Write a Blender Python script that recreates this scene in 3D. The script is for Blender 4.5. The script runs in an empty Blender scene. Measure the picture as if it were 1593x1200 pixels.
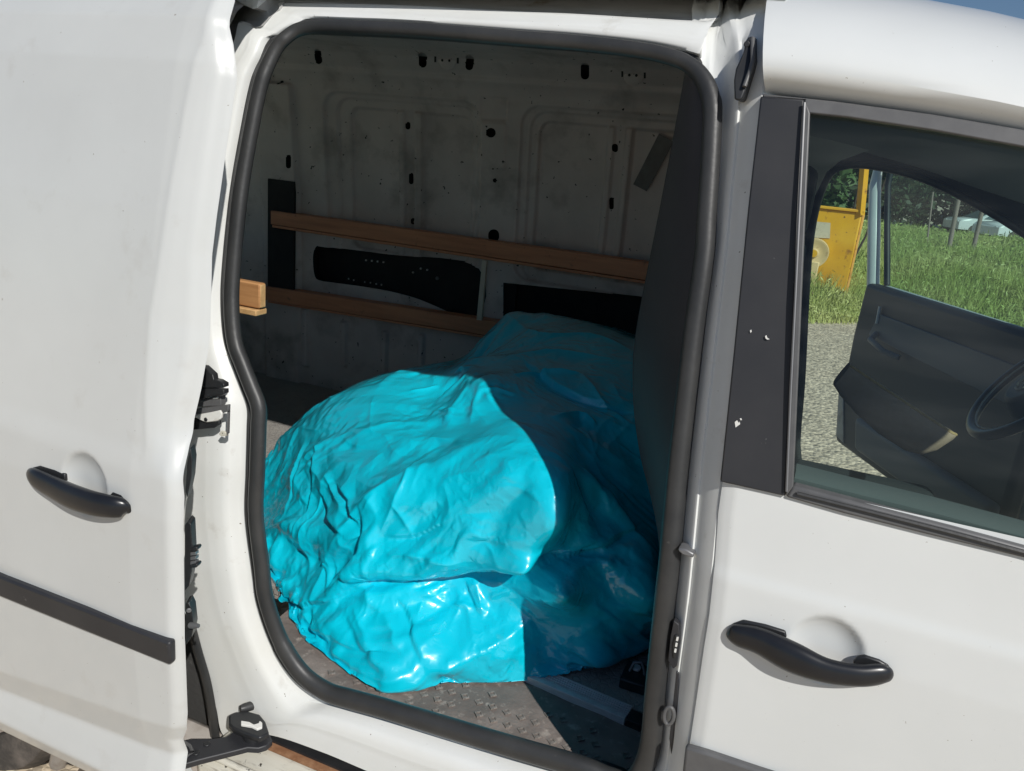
import bpy, bmesh, math, random
import numpy as np
from mathutils import Vector, Matrix
random.seed(7); rng = np.random.default_rng(7)
D = bpy.data; SC = bpy.context.scene; COL = SC.collection

# ------------------------------------------------------------------ camera
F_PX, PW, PH = 1196.07, 1593.0, 1200.0
CC = np.array([0.104, -0.918, 1.521])
YAW, PIT, ROL = 0.3593, 0.2922, 0.0967
_f = np.array([-math.sin(YAW)*math.cos(PIT), math.cos(YAW)*math.cos(PIT), -math.sin(PIT)])
_r = np.array([math.cos(YAW), math.sin(YAW), 0.0]); _u = np.cross(_r, _f)
_c, _s = math.cos(ROL), math.sin(ROL)
CR, CU = _c*_r + _s*_u, -_s*_r + _c*_u
cam_d = D.cameras.new("camera"); cam = D.objects.new("camera", cam_d); COL.objects.link(cam)
cam.matrix_world = Matrix(((CR[0], CU[0], -_f[0], CC[0]), (CR[1], CU[1], -_f[1], CC[1]),
                           (CR[2], CU[2], -_f[2], CC[2]), (0, 0, 0, 1)))
cam_d.sensor_width = 36.0; cam_d.lens = F_PX/PW*36.0
cam_d.clip_start = 0.02; cam_d.clip_end = 2000
SC.camera = cam

# ------------------------------------------------------------------ sky, sun, exposure
SUN_EL, SUN_DIR = math.radians(40), np.array([0.553, -0.530, 0.643])   # towards the sun
world = D.worlds.new("World"); SC.world = world; world.use_nodes = True
nt = world.node_tree; bg = nt.nodes["Background"]
sky = nt.nodes.new("ShaderNodeTexSky"); sky.sky_type = 'NISHITA'; sky.sun_disc = False
sky.sun_elevation = SUN_EL; sky.sun_rotation = math.atan2(SUN_DIR[0], SUN_DIR[1])
sky.air_density = 1.0; sky.dust_density = 0.3; sky.ozone_density = 5.0
nt.links.new(sky.outputs[0], bg.inputs[0]); bg.inputs[1].default_value = 0.07
sl = D.lights.new("sun", 'SUN'); sl.energy = 4.5; sl.angle = math.radians(0.53); sl.color = (1.0, 0.97, 0.92)
so = D.objects.new("sun", sl); COL.objects.link(so); so.location = (4, -4, 6)
so.rotation_euler = Vector(SUN_DIR).to_track_quat('Z', 'Y').to_euler()
vs = SC.view_settings; vs.view_transform = 'Standard'; vs.look = 'None'; vs.gamma = 1.0
vs.use_curve_mapping = False; vs.exposure = -0.27
SC.cycles.max_bounces = 8; SC.cycles.transparent_max_bounces = 12

# ------------------------------------------------------------------ geometry helpers
def ray(u, v):
    d = _f*F_PX + CR*(u-PW/2) - CU*(v-PH/2); return d/np.linalg.norm(d)
def on_ax(u, v, ax, val):
    d = ray(u, v); return CC + d*((val-CC[ax])/d[ax])
def on_y(u, v, y): return on_ax(u, v, 1, y)
def on_z(u, v, z): return on_ax(u, v, 2, z)
SZ = np.array([.15,.30,.45,.60,.78,.97,1.03,1.05,1.15,1.40,1.60,1.66,1.70,1.75,1.79,1.815,1.823])
SY = np.array([.05,.012,.0,-.006,-.012,-.006,0.,.003,.020,.066,.110,.132,.160,.235,.36,.55,.9])
def S(z): return np.interp(z, SZ, SY)
def on_side(u, v, off=0.0):
    y = 0.05
    for _ in range(12):
        p = on_y(u, v, y); y = .5*y + .5*(float(S(p[2])) + off)
    return on_y(u, v, y)
def on_fn(u, v, fn, y0):
    y = y0
    for _ in range(14):
        p = on_y(u, v, y); y = float(fn(p))
    return on_y(u, v, y)

def link(o, parent=None):
    COL.objects.link(o)
    if parent is not None:
        o.parent = parent; o.matrix_parent_inverse = parent.matrix_world.inverted()
    return o
def empty(name, loc, label=None, cat=None, group=None):
    o = D.objects.new(name, None); o.location = loc; o.empty_display_size = .1; COL.objects.link(o)
    bpy.context.view_layer.update()
    if label: o["label"] = label
    if cat: o["category"] = cat
    if group: o["group"] = group
    return o
def tag(o, label=None, cat=None, group=None, kind=None):
    if label: o["label"] = label
    if cat: o["category"] = cat
    if group: o["group"] = group
    if kind: o["kind"] = kind
    return o
def mk(name, V, Fc, mat, parent=None, smooth=True, angle=35, solid=0, bevel=0, subsurf=0, bseg=2, fix=False):
    me = D.meshes.new(name)
    V = np.asarray(V, float)
    me.from_pydata([tuple(x) for x in V], [], [tuple(int(i) for i in f) for f in Fc])
    me.update()
    if fix:
        bm = bmesh.new(); bm.from_mesh(me); bmesh.ops.remove_doubles(bm, verts=bm.verts, dist=1e-6)
        bmesh.ops.recalc_face_normals(bm, faces=bm.faces); bm.to_mesh(me); bm.free()
    return fin(name, me, mat, parent, smooth, angle, solid, bevel, subsurf, bseg)
def fin(name, me, mat, parent, smooth=True, angle=35, solid=0, bevel=0, subsurf=0, bseg=2):
    if mat: me.materials.append(mat)
    if smooth:
        me.shade_smooth()
        if angle: me.set_sharp_from_angle(angle=math.radians(angle))
    o = D.objects.new(name, me); link(o, parent)
    if solid:
        m = o.modifiers.new("thickness", 'SOLIDIFY'); m.thickness = solid; m.offset = 0
    if bevel:
        m = o.modifiers.new("bevel", 'BEVEL'); m.width = bevel; m.segments = bseg; m.limit_method = 'ANGLE'
        m.angle_limit = math.radians(30); m.harden_normals = False
    if subsurf:
        m = o.modifiers.new("subsurf", 'SUBSURF'); m.levels = subsurf; m.render_levels = subsurf
    return o
def big(name, V, Q, mat, parent=None, angle=0):
    """fast mesh from numpy arrays of quads or tris"""
    me = D.meshes.new(name); n = len(V); Q = np.asarray(Q, np.int32); k = Q.shape[1]; m = len(Q)
    me.vertices.add(n); me.vertices.foreach_set("co", np.asarray(V, np.float32).ravel())
    me.loops.add(m*k); me.loops.foreach_set("vertex_index", Q.ravel())
    me.polygons.add(m); me.polygons.foreach_set("loop_start", np.arange(0, m*k, k, dtype=np.int32))
    me.update(calc_edges=True); me.validate()
    return fin(name, me, mat, parent, True, angle)
def gridq(nr, nc, wrapc=False, wrapr=False):
    r = np.arange(nr if wrapr else nr-1); c = np.arange(nc if wrapc else nc-1)
    R, C = np.meshgrid(r, c, indexing='ij'); R2, C2 = (R+1) % nr, (C+1) % nc
    return np.stack([R*nc+C, R*nc+C2, R2*nc+C2, R2*nc+C], -1).reshape(-1, 4)
def loft(name, rings, mat, parent=None, closed=True, angle=40, solid=0):
    A = np.array(rings); return mk(name, A.reshape(-1, 3), gridq(A.shape[0], A.shape[1], wrapc=closed), mat, parent, angle=angle, solid=solid)
def cr(P, n, closed=False):
    """Catmull-Rom through rows of P, n samples per span"""
    P = np.asarray(P, float); N = len(P); out = []
    for i in range(N if closed else N-1):
        g = lambda k: P[k % N] if closed else P[min(max(k, 0), N-1)]
        a, b, c, d = g(i-1), g(i), g(i+1), g(i+2)
        for t in np.arange(n)/n:
            out.append(.5*((2*b)+(c-a)*t+(2*a-5*b+4*c-d)*t*t+(3*b-a-3*c+d)*t**3))
    if not closed: out.append(P[-1])
    return np.array(out)
def tube_geo(path, rad, seg=10, closed=False, flat=(1, 1), up=(0, -1, 0), caps=True):
    P = np.asarray(path, float); N = len(P); rad = np.broadcast_to(rad, (N,)) if np.ndim(rad) == 0 else np.asarray(rad)
    T = (np.roll(P, -1, 0)-np.roll(P, 1, 0)) if closed else np.gradient(P, axis=0)
    T /= np.linalg.norm(T, axis=1)[:, None]+1e-12
    up = np.asarray(up, float); V = []
    for i in range(N):
        a = up - T[i]*(up@T[i]); a /= np.linalg.norm(a)+1e-9; b = np.cross(T[i], a)
        for k in range(seg):
            t = 2*math.pi*k/seg; V.append(P[i]+rad[i]*(flat[0]*math.cos(t)*a+flat[1]*math.sin(t)*b))
    Fc = [list(f) for f in gridq(N, seg, wrapc=True, wrapr=closed)]
    if caps and not closed: Fc += [list(range(seg))[::-1], [(N-1)*seg+k for k in range(seg)]]
    return V, Fc
def tube(name, path, rad, mat, parent=None, seg=10, closed=False, flat=(1, 1), up=(0, -1, 0), angle=50, **k):
    V, Fc = tube_geo(path, rad, seg, closed, flat, up); return mk(name, V, Fc, mat, parent, angle=angle, **k)
def box_geo(lo, hi):
    lo, hi = np.asarray(lo, float), np.asarray(hi, float)
    V = [[(lo, hi)[i][0], (lo, hi)[j][1], (lo, hi)[k][2]] for i in (0, 1) for j in (0, 1) for k in (0, 1)]
    return V, [[0, 1, 3, 2], [4, 6, 7, 5], [0, 4, 5, 1], [2, 3, 7, 6], [0, 2, 6, 4], [1, 5, 7, 3]]
def box(name, lo, hi, mat, parent=None, bevel=.003, rot=None, **k):
    V, Fc = box_geo(lo, hi); V = np.array(V)
    if rot is not None:
        c = V.mean(0); V = (V-c)@np.array(rot).T+c
    return mk(name, V, Fc, mat, parent, bevel=bevel, **k)
def rotz(a): return [[math.cos(a), -math.sin(a), 0], [math.sin(a), math.cos(a), 0], [0, 0, 1]]
def roty(a): return [[math.cos(a), 0, math.sin(a)], [0, 1, 0], [-math.sin(a), 0, math.cos(a)]]
def merge(parts):
    V, Fc = [], []
    for v, f in parts:
        o = len(V); V += [list(x) for x in v]; Fc += [[i+o for i in q] for q in f]
    return V, Fc
def prism_geo(P, d):
    P = np.asarray(P, float); n = len(P); Q = P+np.asarray(d, float)
    Fc = [list(range(n)), [n+i for i in range(n)][::-1]]+[[i, n+i, n+(i+1) % n, (i+1) % n] for i in range(n)]
    return np.vstack([P, Q]), Fc
def plate(name, px, surf, d, mat, parent=None, bevel=.0015, **k):
    P = [surf(u, v) for u, v in px]; V, Fc = prism_geo(P, d)
    return mk(name, V, Fc, mat, parent, bevel=bevel, fix=True, **k)
def disc_geo(c, n, r, th, seg=20, r2=None):
    n = np.asarray(n, float); n /= np.linalg.norm(n); a = np.cross(n, [0, 0, 1.0])
    if np.linalg.norm(a) < .1: a = np.cross(n, [1.0, 0, 0])
    a /= np.linalg.norm(a); b = np.cross(n, a); r2 = r if r2 is None else r2; c = np.asarray(c, float)
    P = [c+r*(math.cos(t)*a+math.sin(t)*b) for t in np.arange(seg)*2*math.pi/seg]
    Q = [c+n*th+r2*(math.cos(t)*a+math.sin(t)*b) for t in np.arange(seg)*2*math.pi/seg]
    return P+Q, [list(range(seg)), [seg+i for i in range(seg)][::-1]]+[[i, seg+i, seg+(i+1) % seg, (i+1) % seg] for i in range(seg)]
def disc(name, c, n, r, th, mat, parent=None, seg=20, r2=None, bevel=.001):
    V, Fc = disc_geo(c, n, r, th, seg, r2); return mk(name, V, Fc, mat, parent, bevel=bevel, fix=True)
def lathe_geo(c, axis, prof, seg=28):
    """prof: list of (distance along axis, radius)"""
    axis = np.asarray(axis, float); axis /= np.linalg.norm(axis); a = np.cross(axis, [0.1, 0.2, 1.0]); a /= np.linalg.norm(a); b = np.cross(axis, a)
    V = [np.asarray(c)+axis*h+r*(math.cos(t)*a+math.sin(t)*b) for h, r in prof for t in np.arange(seg)*2*math.pi/seg]
    return V, gridq(len(prof), seg, wrapc=True).tolist()
# --- noise
_perm = rng.permutation(256); _perm = np.concatenate([_perm]*3)
_grad = rng.normal(size=(256, 3)); _grad /= np.linalg.norm(_grad, axis=1)[:, None]
def pnoise(P):
    P = np.asarray(P, float); I = np.floor(P).astype(int); f = P-I; I &= 255; w = f*f*f*(f*(f*6-15)+10); out = 0
    for dx in (0, 1):
        for dy in (0, 1):
            for dz in (0, 1):
                h = _perm[_perm[_perm[(I[:, 0]+dx) & 255]+((I[:, 1]+dy) & 255)]+((I[:, 2]+dz) & 255)]
                g = _grad[h]; q = f-np.array([dx, dy, dz])
                wt = (w[:, 0] if dx else 1-w[:, 0])*(w[:, 1] if dy else 1-w[:, 1])*(w[:, 2] if dz else 1-w[:, 2])
                out = out+wt*(g*q).sum(1)
    return out*1.6
def sstep(a, b, x):
    t = np.clip((x-a)/(b-a), 0, 1); return t*t*(3-2*t)
def sd_rrect(X, Z, cx, cz, hx, hz, r):
    qx, qz = np.abs(X-cx)-hx+r, np.abs(Z-cz)-hz+r
    return np.hypot(np.maximum(qx, 0), np.maximum(qz, 0))+np.minimum(np.maximum(qx, qz), 0)-r
def sd_poly(X, Z, poly):
    poly = np.asarray(poly, float); n = len(poly); d = np.full(X.shape, 1e9); s = np.ones(X.shape)
    for i in range(n):
        a, b = poly[i], poly[i-1]; ex, ez = b-a; wx, wz = X-a[0], Z-a[1]
        t = np.clip((wx*ex+wz*ez)/(ex*ex+ez*ez+1e-12), 0, 1); d = np.minimum(d, (wx-ex*t)**2+(wz-ez*t)**2)
        c1, c2, c3 = Z >= a[1], Z < b[1], ex*wz > ez*wx
        s = np.where((c1 & c2 & c3) | (~c1 & ~c2 & ~c3), -s, s)
    return s*np.sqrt(d)
def cut_grid(X, Z, sdf):
    """snap grid vertices onto the zero contour of sdf and drop the cells inside it"""
    gx = np.gradient(sdf, axis=1)/(np.gradient(X, axis=1)+1e-12); gz = np.gradient(sdf, axis=0)/(np.gradient(Z, axis=0)+1e-12)
    cell = abs(X[0, 1]-X[0, 0]); g2 = gx*gx+gz*gz+1e-9
    m = np.abs(sdf) < .62*cell
    X2 = np.where(m, X-sdf*gx/g2, X); Z2 = np.where(m, Z-sdf*gz/g2, Z)
    s2 = np.where(m, 0, sdf); Q = gridq(*X.shape)
    keep = s2.ravel()[Q].mean(1) > -1e-9
    return X2, Z2, Q[keep]

# ------------------------------------------------------------------ materials
def mat(name, col, rough=.5, metal=0, spec=.5, vary=None, bump=None, coat=0, dirt=None, speck=None):
    """vary=(scale, col2, lo, hi), dirt=(scale, colour, lo, hi), speck=(scale, colour, threshold), bump=(scale, strength, distance)"""
    m = D.materials.new(name); m.use_nodes = True; t = m.node_tree; b = t.nodes["Principled BSDF"]
    b.inputs["Base Color"].default_value = (*col, 1); b.inputs["Roughness"].default_value = rough
    b.inputs["Metallic"].default_value = metal; b.inputs["Specular IOR Level"].default_value = spec
    if coat: b.inputs["Coat Weight"].default_value = coat; b.inputs["Coat Roughness"].default_value = .06
    tc = t.nodes.new("ShaderNodeTexCoord"); cur = None
    def layer(cur, scale, col2, lo, hi, detail=6, rgh=.6, stretch=None):
        n = t.nodes.new("ShaderNodeTexNoise"); n.inputs["Scale"].default_value = scale; n.inputs["Detail"].default_value = detail
        n.inputs["Roughness"].default_value = rgh
        if stretch:
            mp = t.nodes.new("ShaderNodeMapping"); mp.inputs["Scale"].default_value = stretch
            t.links.new(tc.outputs["Object"], mp.inputs[0]); t.links.new(mp.outputs[0], n.inputs["Vector"])
        else: t.links.new(tc.outputs["Object"], n.inputs["Vector"])
        r = t.nodes.new("ShaderNodeMapRange"); r.inputs[1].default_value = lo; r.inputs[2].default_value = hi
        t.links.new(n.outputs["Fac"], r.inputs[0])
        x = t.nodes.new("ShaderNodeMix"); x.data_type = 'RGBA'
        if cur is None: x.inputs[6].default_value = (*col, 1)
        else: t.links.new(cur, x.inputs[6])
        x.inputs[7].default_value = (*col2, 1); t.links.new(r.outputs[0], x.inputs[0]); return x.outputs[2]
    for L in (vary, dirt):
        if L: cur = layer(cur, *L[:4], stretch=L[4] if len(L) > 4 else None)
    if speck: cur = layer(cur, speck[0], speck[1], speck[2], speck[2]+.02, 3, .5)
    if cur is not None: t.links.new(cur, b.inputs["Base Color"])
    if bump:
        n = t.nodes.new("ShaderNodeTexNoise"); n.inputs["Scale"].default_value = bump[0]; n.inputs["Detail"].default_value = 8
        t.links.new(tc.outputs["Object"], n.inputs["Vector"])
        q = t.nodes.new("ShaderNodeBump"); q.inputs["Strength"].default_value = bump[1]; q.inputs["Distance"].default_value = bump[2]
        t.links.new(n.outputs["Fac"], q.inputs["Height"]); t.links.new(q.outputs[0], b.inputs["Normal"])
    return m
M = {}
M['white'] = mat('white_paint', (.735, .75, .735), .30, coat=.5, vary=(3, (.68, .695, .68), .35, .75), speck=(190, (.35, .32, .28), .752), bump=(9, .04, .004))
M['door_white'] = mat('dusty_white_paint', (.645, .66, .645), .32, coat=.4, vary=(2.5, (.58, .59, .575), .3, .75), dirt=(14, (.52, .51, .48), .6, .9), speck=(150, (.3, .27, .23), .75), bump=(8, .04, .004))
M['jamb'] = mat('jamb_white_paint', (.755, .765, .745), .38, coat=.2, vary=(5, (.70, .70, .66), .4, .8), dirt=(16, (.44, .41, .35), .63, .92), speck=(140, (.2, .17, .13), .738))
M['bare'] = mat('interior_grey_white_paint', (.70, .63, .60), .42, vary=(4, (.54, .485, .46), .3, .75), dirt=(7, (.30, .265, .245), .52, .8), speck=(60, (.03, .028, .026), .70))
M['seal'] = mat('weathered_rubber', (.028, .029, .030), .45, vary=(14, (.048, .048, .047), .35, .75), dirt=(60, (.16, .15, .14), .68, .92), bump=(120, .15, .002))
M['black'] = mat('black_plastic', (.018, .019, .021), .38, vary=(30, (.03, .031, .032), .4, .8))
M['gloss_black'] = mat('satin_black_plastic', (.012, .013, .016), .28, vary=(20, (.02, .021, .024), .4, .8))
M['trim'] = mat('matte_black_trim', (.022, .023, .027), .5, vary=(9, (.034, .034, .037), .35, .75), speck=(90, (.10, .10, .10), .735))
M['arch'] = mat('brown_dusty_wheel_arch', (.17, .145, .13), .7, dirt=(25, (.28, .24, .21), .5, .8))
M['dark'] = mat('dark_lining_and_shade', (.016, .016, .017), .8, vary=(12, (.03, .029, .028), .4, .8))  # also colours the shade inside holes and the wall cavity
M['frame'] = mat('grey_window_frame', (.105, .105, .107), .45, vary=(40, (.135, .135, .135), .4, .8))
M['chrome'] = mat('bare_aluminium', (.70, .70, .70), .42, metal=.1, vary=(60, (.5, .5, .5), .4, .8, (1, 1, 12)))
M['steel'] = mat('dull_steel', (.20, .20, .205), .42, metal=.4)
M['plastic_white'] = mat('white_plastic', (.75, .74, .70), .4, dirt=(40, (.5, .45, .38), .6, .9))
M['bulk'] = mat('charcoal_plastic', (.030, .029, .033), .55, vary=(7, (.04, .038, .042), .35, .7), bump=(300, .12, .001))
M['floor'] = mat('dusty_vinyl_floor', (.30, .285, .265), .6, vary=(10, (.36, .34, .31), .35, .7), dirt=(45, (.17, .16, .15), .55, .85))
M['step'] = mat('worn_step_rubber', (.15, .127, .114), .78, vary=(9, (.28, .235, .21), .4, .68), dirt=(48, (.44, .385, .34), .57, .76), bump=(160, .5, .003))
M['stud'] = mat('scuffed_stud_rubber', (.16, .142, .128), .8, dirt=(120, (.34, .30, .27), .45, .7))
M['ledge'] = mat('grimy_cream_ledge', (.60, .57, .48), .5, vary=(9, (.68, .66, .58), .35, .7, (1, 5, 1)), dirt=(20, (.16, .13, .09), .56, .78, (1, 4, 4)), speck=(60, (.06, .05, .04), .66))
M['rust'] = mat('rusty_strip', (.22, .10, .045), .8, vary=(40, (.35, .19, .10), .4, .7), bump=(80, .4, .003))
M['wood_dark'] = mat('varnished_brown_wood', (.70, .31, .165), .5, vary=(18, (.52, .215, .115), .35, .7, (.25, 3, 3)), dirt=(30, (.10, .05, .035), .62, .85))
M['wood'] = mat('raw_pine', (.47, .24, .095), .65, vary=(40, (.36, .165, .06), .42, .62, (.12, 1, 1.6)), bump=(60, .2, .002))
M['wood_end'] = mat('pale_end_grain', (.58, .36, .16), .75, vary=(70, (.46, .27, .11), .4, .65))
M['stick'] = mat('grey_weathered_stick', (.62, .56, .46), .8)
M['tape'] = mat('grey_duct_tape', (.11, .11, .11), .45, vary=(25, (.15, .15, .15), .4, .7))
M['fabric'] = mat('dark_seat_fabric', (.022, .023, .027), .9, bump=(400, .3, .002))
M['grey_plastic'] = mat('grey_cab_plastic', (.13, .135, .14), .55, bump=(300, .1, .001))
M['cabin'] = mat('dark_cab_plastic', (.02, .021, .023), .5)
M['headliner'] = mat('grey_headliner', (.42, .43, .43), .9)
M['beige'] = mat('worn_brown_armrest_fabric', (.42, .27, .19), .85, vary=(30, (.48, .32, .24), .35, .7), bump=(200, .3, .002))
M['yellow'] = mat('rusty_yellow_paint', (.72, .40, .012), .5, vary=(3, (.62, .31, .01), .35, .7), dirt=(9, (.25, .10, .02), .62, .75), speck=(22, (.12, .06, .03), .68))
M['yellow_side'] = mat('sunfaded_yellow_paint', (.74, .42, .10), .55, dirt=(12, (.4, .2, .06), .55, .75))
M['cream'] = mat('faded_cream_paint', (.68, .52, .26), .6, dirt=(14, (.35, .2, .09), .6, .8))
M['paper'] = mat('weathered_notice', (.55, .50, .36), .7, vary=(25, (.42, .38, .27), .5, .7))
M['tyre'] = mat('dusty_tyre_rubber', (.05, .045, .04), .8, dirt=(18, (.17, .145, .125), .42, .75), bump=(60, .3, .004))
M['wheel'] = mat('silver_wheel', (.42, .40, .38), .35, metal=.6, dirt=(20, (.2, .16, .13), .5, .8))
M['skirt'] = mat('dusty_lower_paint', (.52, .48, .44), .42, coat=.2, dirt=(18, (.24, .19, .15), .45, .8))
M['liner'] = mat('grey_wheel_liner', (.065, .064, .062), .85, dirt=(70, (.16, .155, .15), .62, .85), bump=(90, .4, .003))
M['post'] = mat('weathered_wood_post', (.33, .25, .22), .85)
M['car_white'] = mat('far_car_white', (.72, .74, .74), .3)
M['car_dark'] = mat('far_car_dark', (.05, .06, .07), .3)
M['car_glass'] = mat('far_car_glass', (.12, .16, .17), .06)
M['bark'] = mat('bark', (.07, .05, .035), .9)
def leafmat(name, a, b, sc):
    m = mat(name, a, .6, vary=(sc, b, .35, .7)); bs = m.node_tree.nodes["Principled BSDF"]
    bs.inputs["Subsurface Weight"].default_value = 0; return m
M['grass'] = leafmat('grass_blades', (.29, .40, .07), (.56, .56, .20), .9)
M['weed'] = leafmat('weed_leaves', (.27, .39, .08), (.60, .59, .25), .9)
M['leaf'] = leafmat('bush_leaves', (.045, .10, .028), (.09, .16, .045), 5)
M['far_leaf'] = leafmat('far_tree_leaves', (.028, .05, .02), (.05, .08, .03), .6)
def floor_cracks(m):
    t = m.node_tree; b = t.nodes["Principled BSDF"]; tc = t.nodes.new("ShaderNodeTexCoord")
    v = t.nodes.new("ShaderNodeTexVoronoi"); v.feature = 'DISTANCE_TO_EDGE'; v.inputs["Scale"].default_value = 75
    t.links.new(tc.outputs["Object"], v.inputs["Vector"])
    r = t.nodes.new("ShaderNodeMapRange"); r.inputs[1].default_value = 0; r.inputs[2].default_value = .12; t.links.new(v.outputs[0], r.inputs[0])
    q = t.nodes.new("ShaderNodeBump"); q.inputs["Strength"].default_value = .8; q.inputs["Distance"].default_value = .002
    t.links.new(r.outputs[0], q.inputs["Height"]); t.links.new(q.outputs[0], b.inputs["Normal"])
floor_cracks(M['floor'])
def glass(name, tint, refl=.06):
    m = D.materials.new(name); m.use_nodes = True; t = m.node_tree; t.nodes.clear()
    o = t.nodes.new("ShaderNodeOutputMaterial"); tr = t.nodes.new("ShaderNodeBsdfTransparent"); tr.inputs[0].default_value = (*tint, 1)
    g = t.nodes.new("ShaderNodeBsdfGlossy"); g.inputs["Roughness"].default_value = .02
    fr = t.nodes.new("ShaderNodeFresnel"); ge = t.nodes.new("ShaderNodeNewGeometry"); io = t.nodes.new("ShaderNodeMath"); io.operation = 'MULTIPLY_ADD'; io.inputs[1].default_value = 1/1.5-1.5; io.inputs[2].default_value = 1.5; t.links.new(ge.outputs["Backfacing"], io.inputs[0]); t.links.new(io.outputs[0], fr.inputs[0])
    mx = t.nodes.new("ShaderNodeMixShader"); t.links.new(fr.outputs[0], mx.inputs[0]); t.links.new(tr.outputs[0], mx.inputs[1]); t.links.new(g.outputs[0], mx.inputs[2])
    df = t.nodes.new("ShaderNodeBsdfDiffuse"); df.inputs[0].default_value = (.45, .47, .45, 1)      # dust film
    tc = t.nodes.new("ShaderNodeTexCoord"); n = t.nodes.new("ShaderNodeTexNoise"); n.inputs["Scale"].default_value = 11; n.inputs["Detail"].default_value = 8
    mp = t.nodes.new("ShaderNodeMapping"); mp.inputs["Scale"].default_value = (.5, 1, 2.5); t.links.new(tc.outputs["Object"], mp.inputs[0]); t.links.new(mp.outputs[0], n.inputs["Vector"])
    r = t.nodes.new("ShaderNodeMapRange"); r.inputs[1].default_value = .4; r.inputs[2].default_value = .9; r.inputs[3].default_value = .008; r.inputs[4].default_value = .075
    t.links.new(n.outputs["Fac"], r.inputs[0]); m2 = t.nodes.new("ShaderNodeMixShader")
    t.links.new(r.outputs[0], m2.inputs[0]); t.links.new(mx.outputs[0], m2.inputs[1]); t.links.new(df.outputs[0], m2.inputs[2]); t.links.new(m2.outputs[0], o.inputs[0]); return m
M['glass'] = glass('tinted_window_glass', (.72, .87, .83))
def tarp_mat():
    m = mat('turquoise_plastic', (.001, .62, .80), .30, spec=.6, coat=1.0, vary=(6, (.001, .565, .74), .35, .7), dirt=(18, (.10, .58, .68), .66, .85)); t = m.node_tree; b = t.nodes["Principled BSDF"]
    tc = t.nodes.new("ShaderNodeTexCoord"); prev = None
    dn = t.nodes.new("ShaderNodeTexNoise"); dn.inputs["Scale"].default_value = 7; dn.inputs["Detail"].default_value = 3; t.links.new(tc.outputs["Object"], dn.inputs["Vector"])
    dm = t.nodes.new("ShaderNodeVectorMath"); dm.operation = 'MULTIPLY_ADD'; dm.inputs[1].default_value = (.12, .12, .12); t.links.new(dn.outputs["Color"], dm.inputs[0]); t.links.new(tc.outputs["Object"], dm.inputs[2])
    pm_ = t.nodes.new("ShaderNodeTexNoise"); pm_.inputs["Scale"].default_value = 5; pm_.inputs["Detail"].default_value = 2; t.links.new(tc.outputs["Object"], pm_.inputs["Vector"])
    pr = t.nodes.new("ShaderNodeMapRange"); pr.inputs[1].default_value = .42; pr.inputs[2].default_value = .62; pr.inputs[3].default_value = .28; pr.inputs[4].default_value = 1; t.links.new(pm_.outputs["Fac"], pr.inputs[0])
    for sc, st, ds, rot, stretch in ((1, .45, .010, (.2, .7, .4), (4, 17, 17)), (30, .5, .008, None, None), (80, .4, .003, None, None)):
        n = t.nodes.new("ShaderNodeTexNoise"); n.noise_type = 'RIDGED_MULTIFRACTAL'; n.inputs["Scale"].default_value = sc; n.inputs["Detail"].default_value = 2 if rot else 3; out = n.outputs["Fac"]
        n.inputs["Distortion"].default_value = .3 if rot else .6
        if rot:
            mp = t.nodes.new("ShaderNodeMapping"); mp.vector_type = 'TEXTURE'; mp.inputs["Rotation"].default_value = rot; mp.inputs["Scale"].default_value = tuple(1/x for x in stretch)
            t.links.new(dm.outputs[0], mp.inputs[0]); t.links.new(mp.outputs[0], n.inputs["Vector"])
        else: t.links.new(tc.outputs["Object"], n.inputs["Vector"])
        q = t.nodes.new("ShaderNodeBump"); q.inputs["Distance"].default_value = ds
        sm_ = t.nodes.new("ShaderNodeMath"); sm_.operation = 'MULTIPLY'; sm_.inputs[1].default_value = st; t.links.new(pr.outputs[0], sm_.inputs[0]); t.links.new(sm_.outputs[0], q.inputs["Strength"])
        t.links.new(out, q.inputs["Height"])
        if prev: t.links.new(prev, q.inputs["Normal"])
        prev = q.outputs[0]
    t.links.new(prev, b.inputs["Normal"]); t.links.new(prev, b.inputs["Coat Normal"]); b.inputs["Coat Roughness"].default_value = .06; return m
M['tarp'] = tarp_mat()
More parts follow.
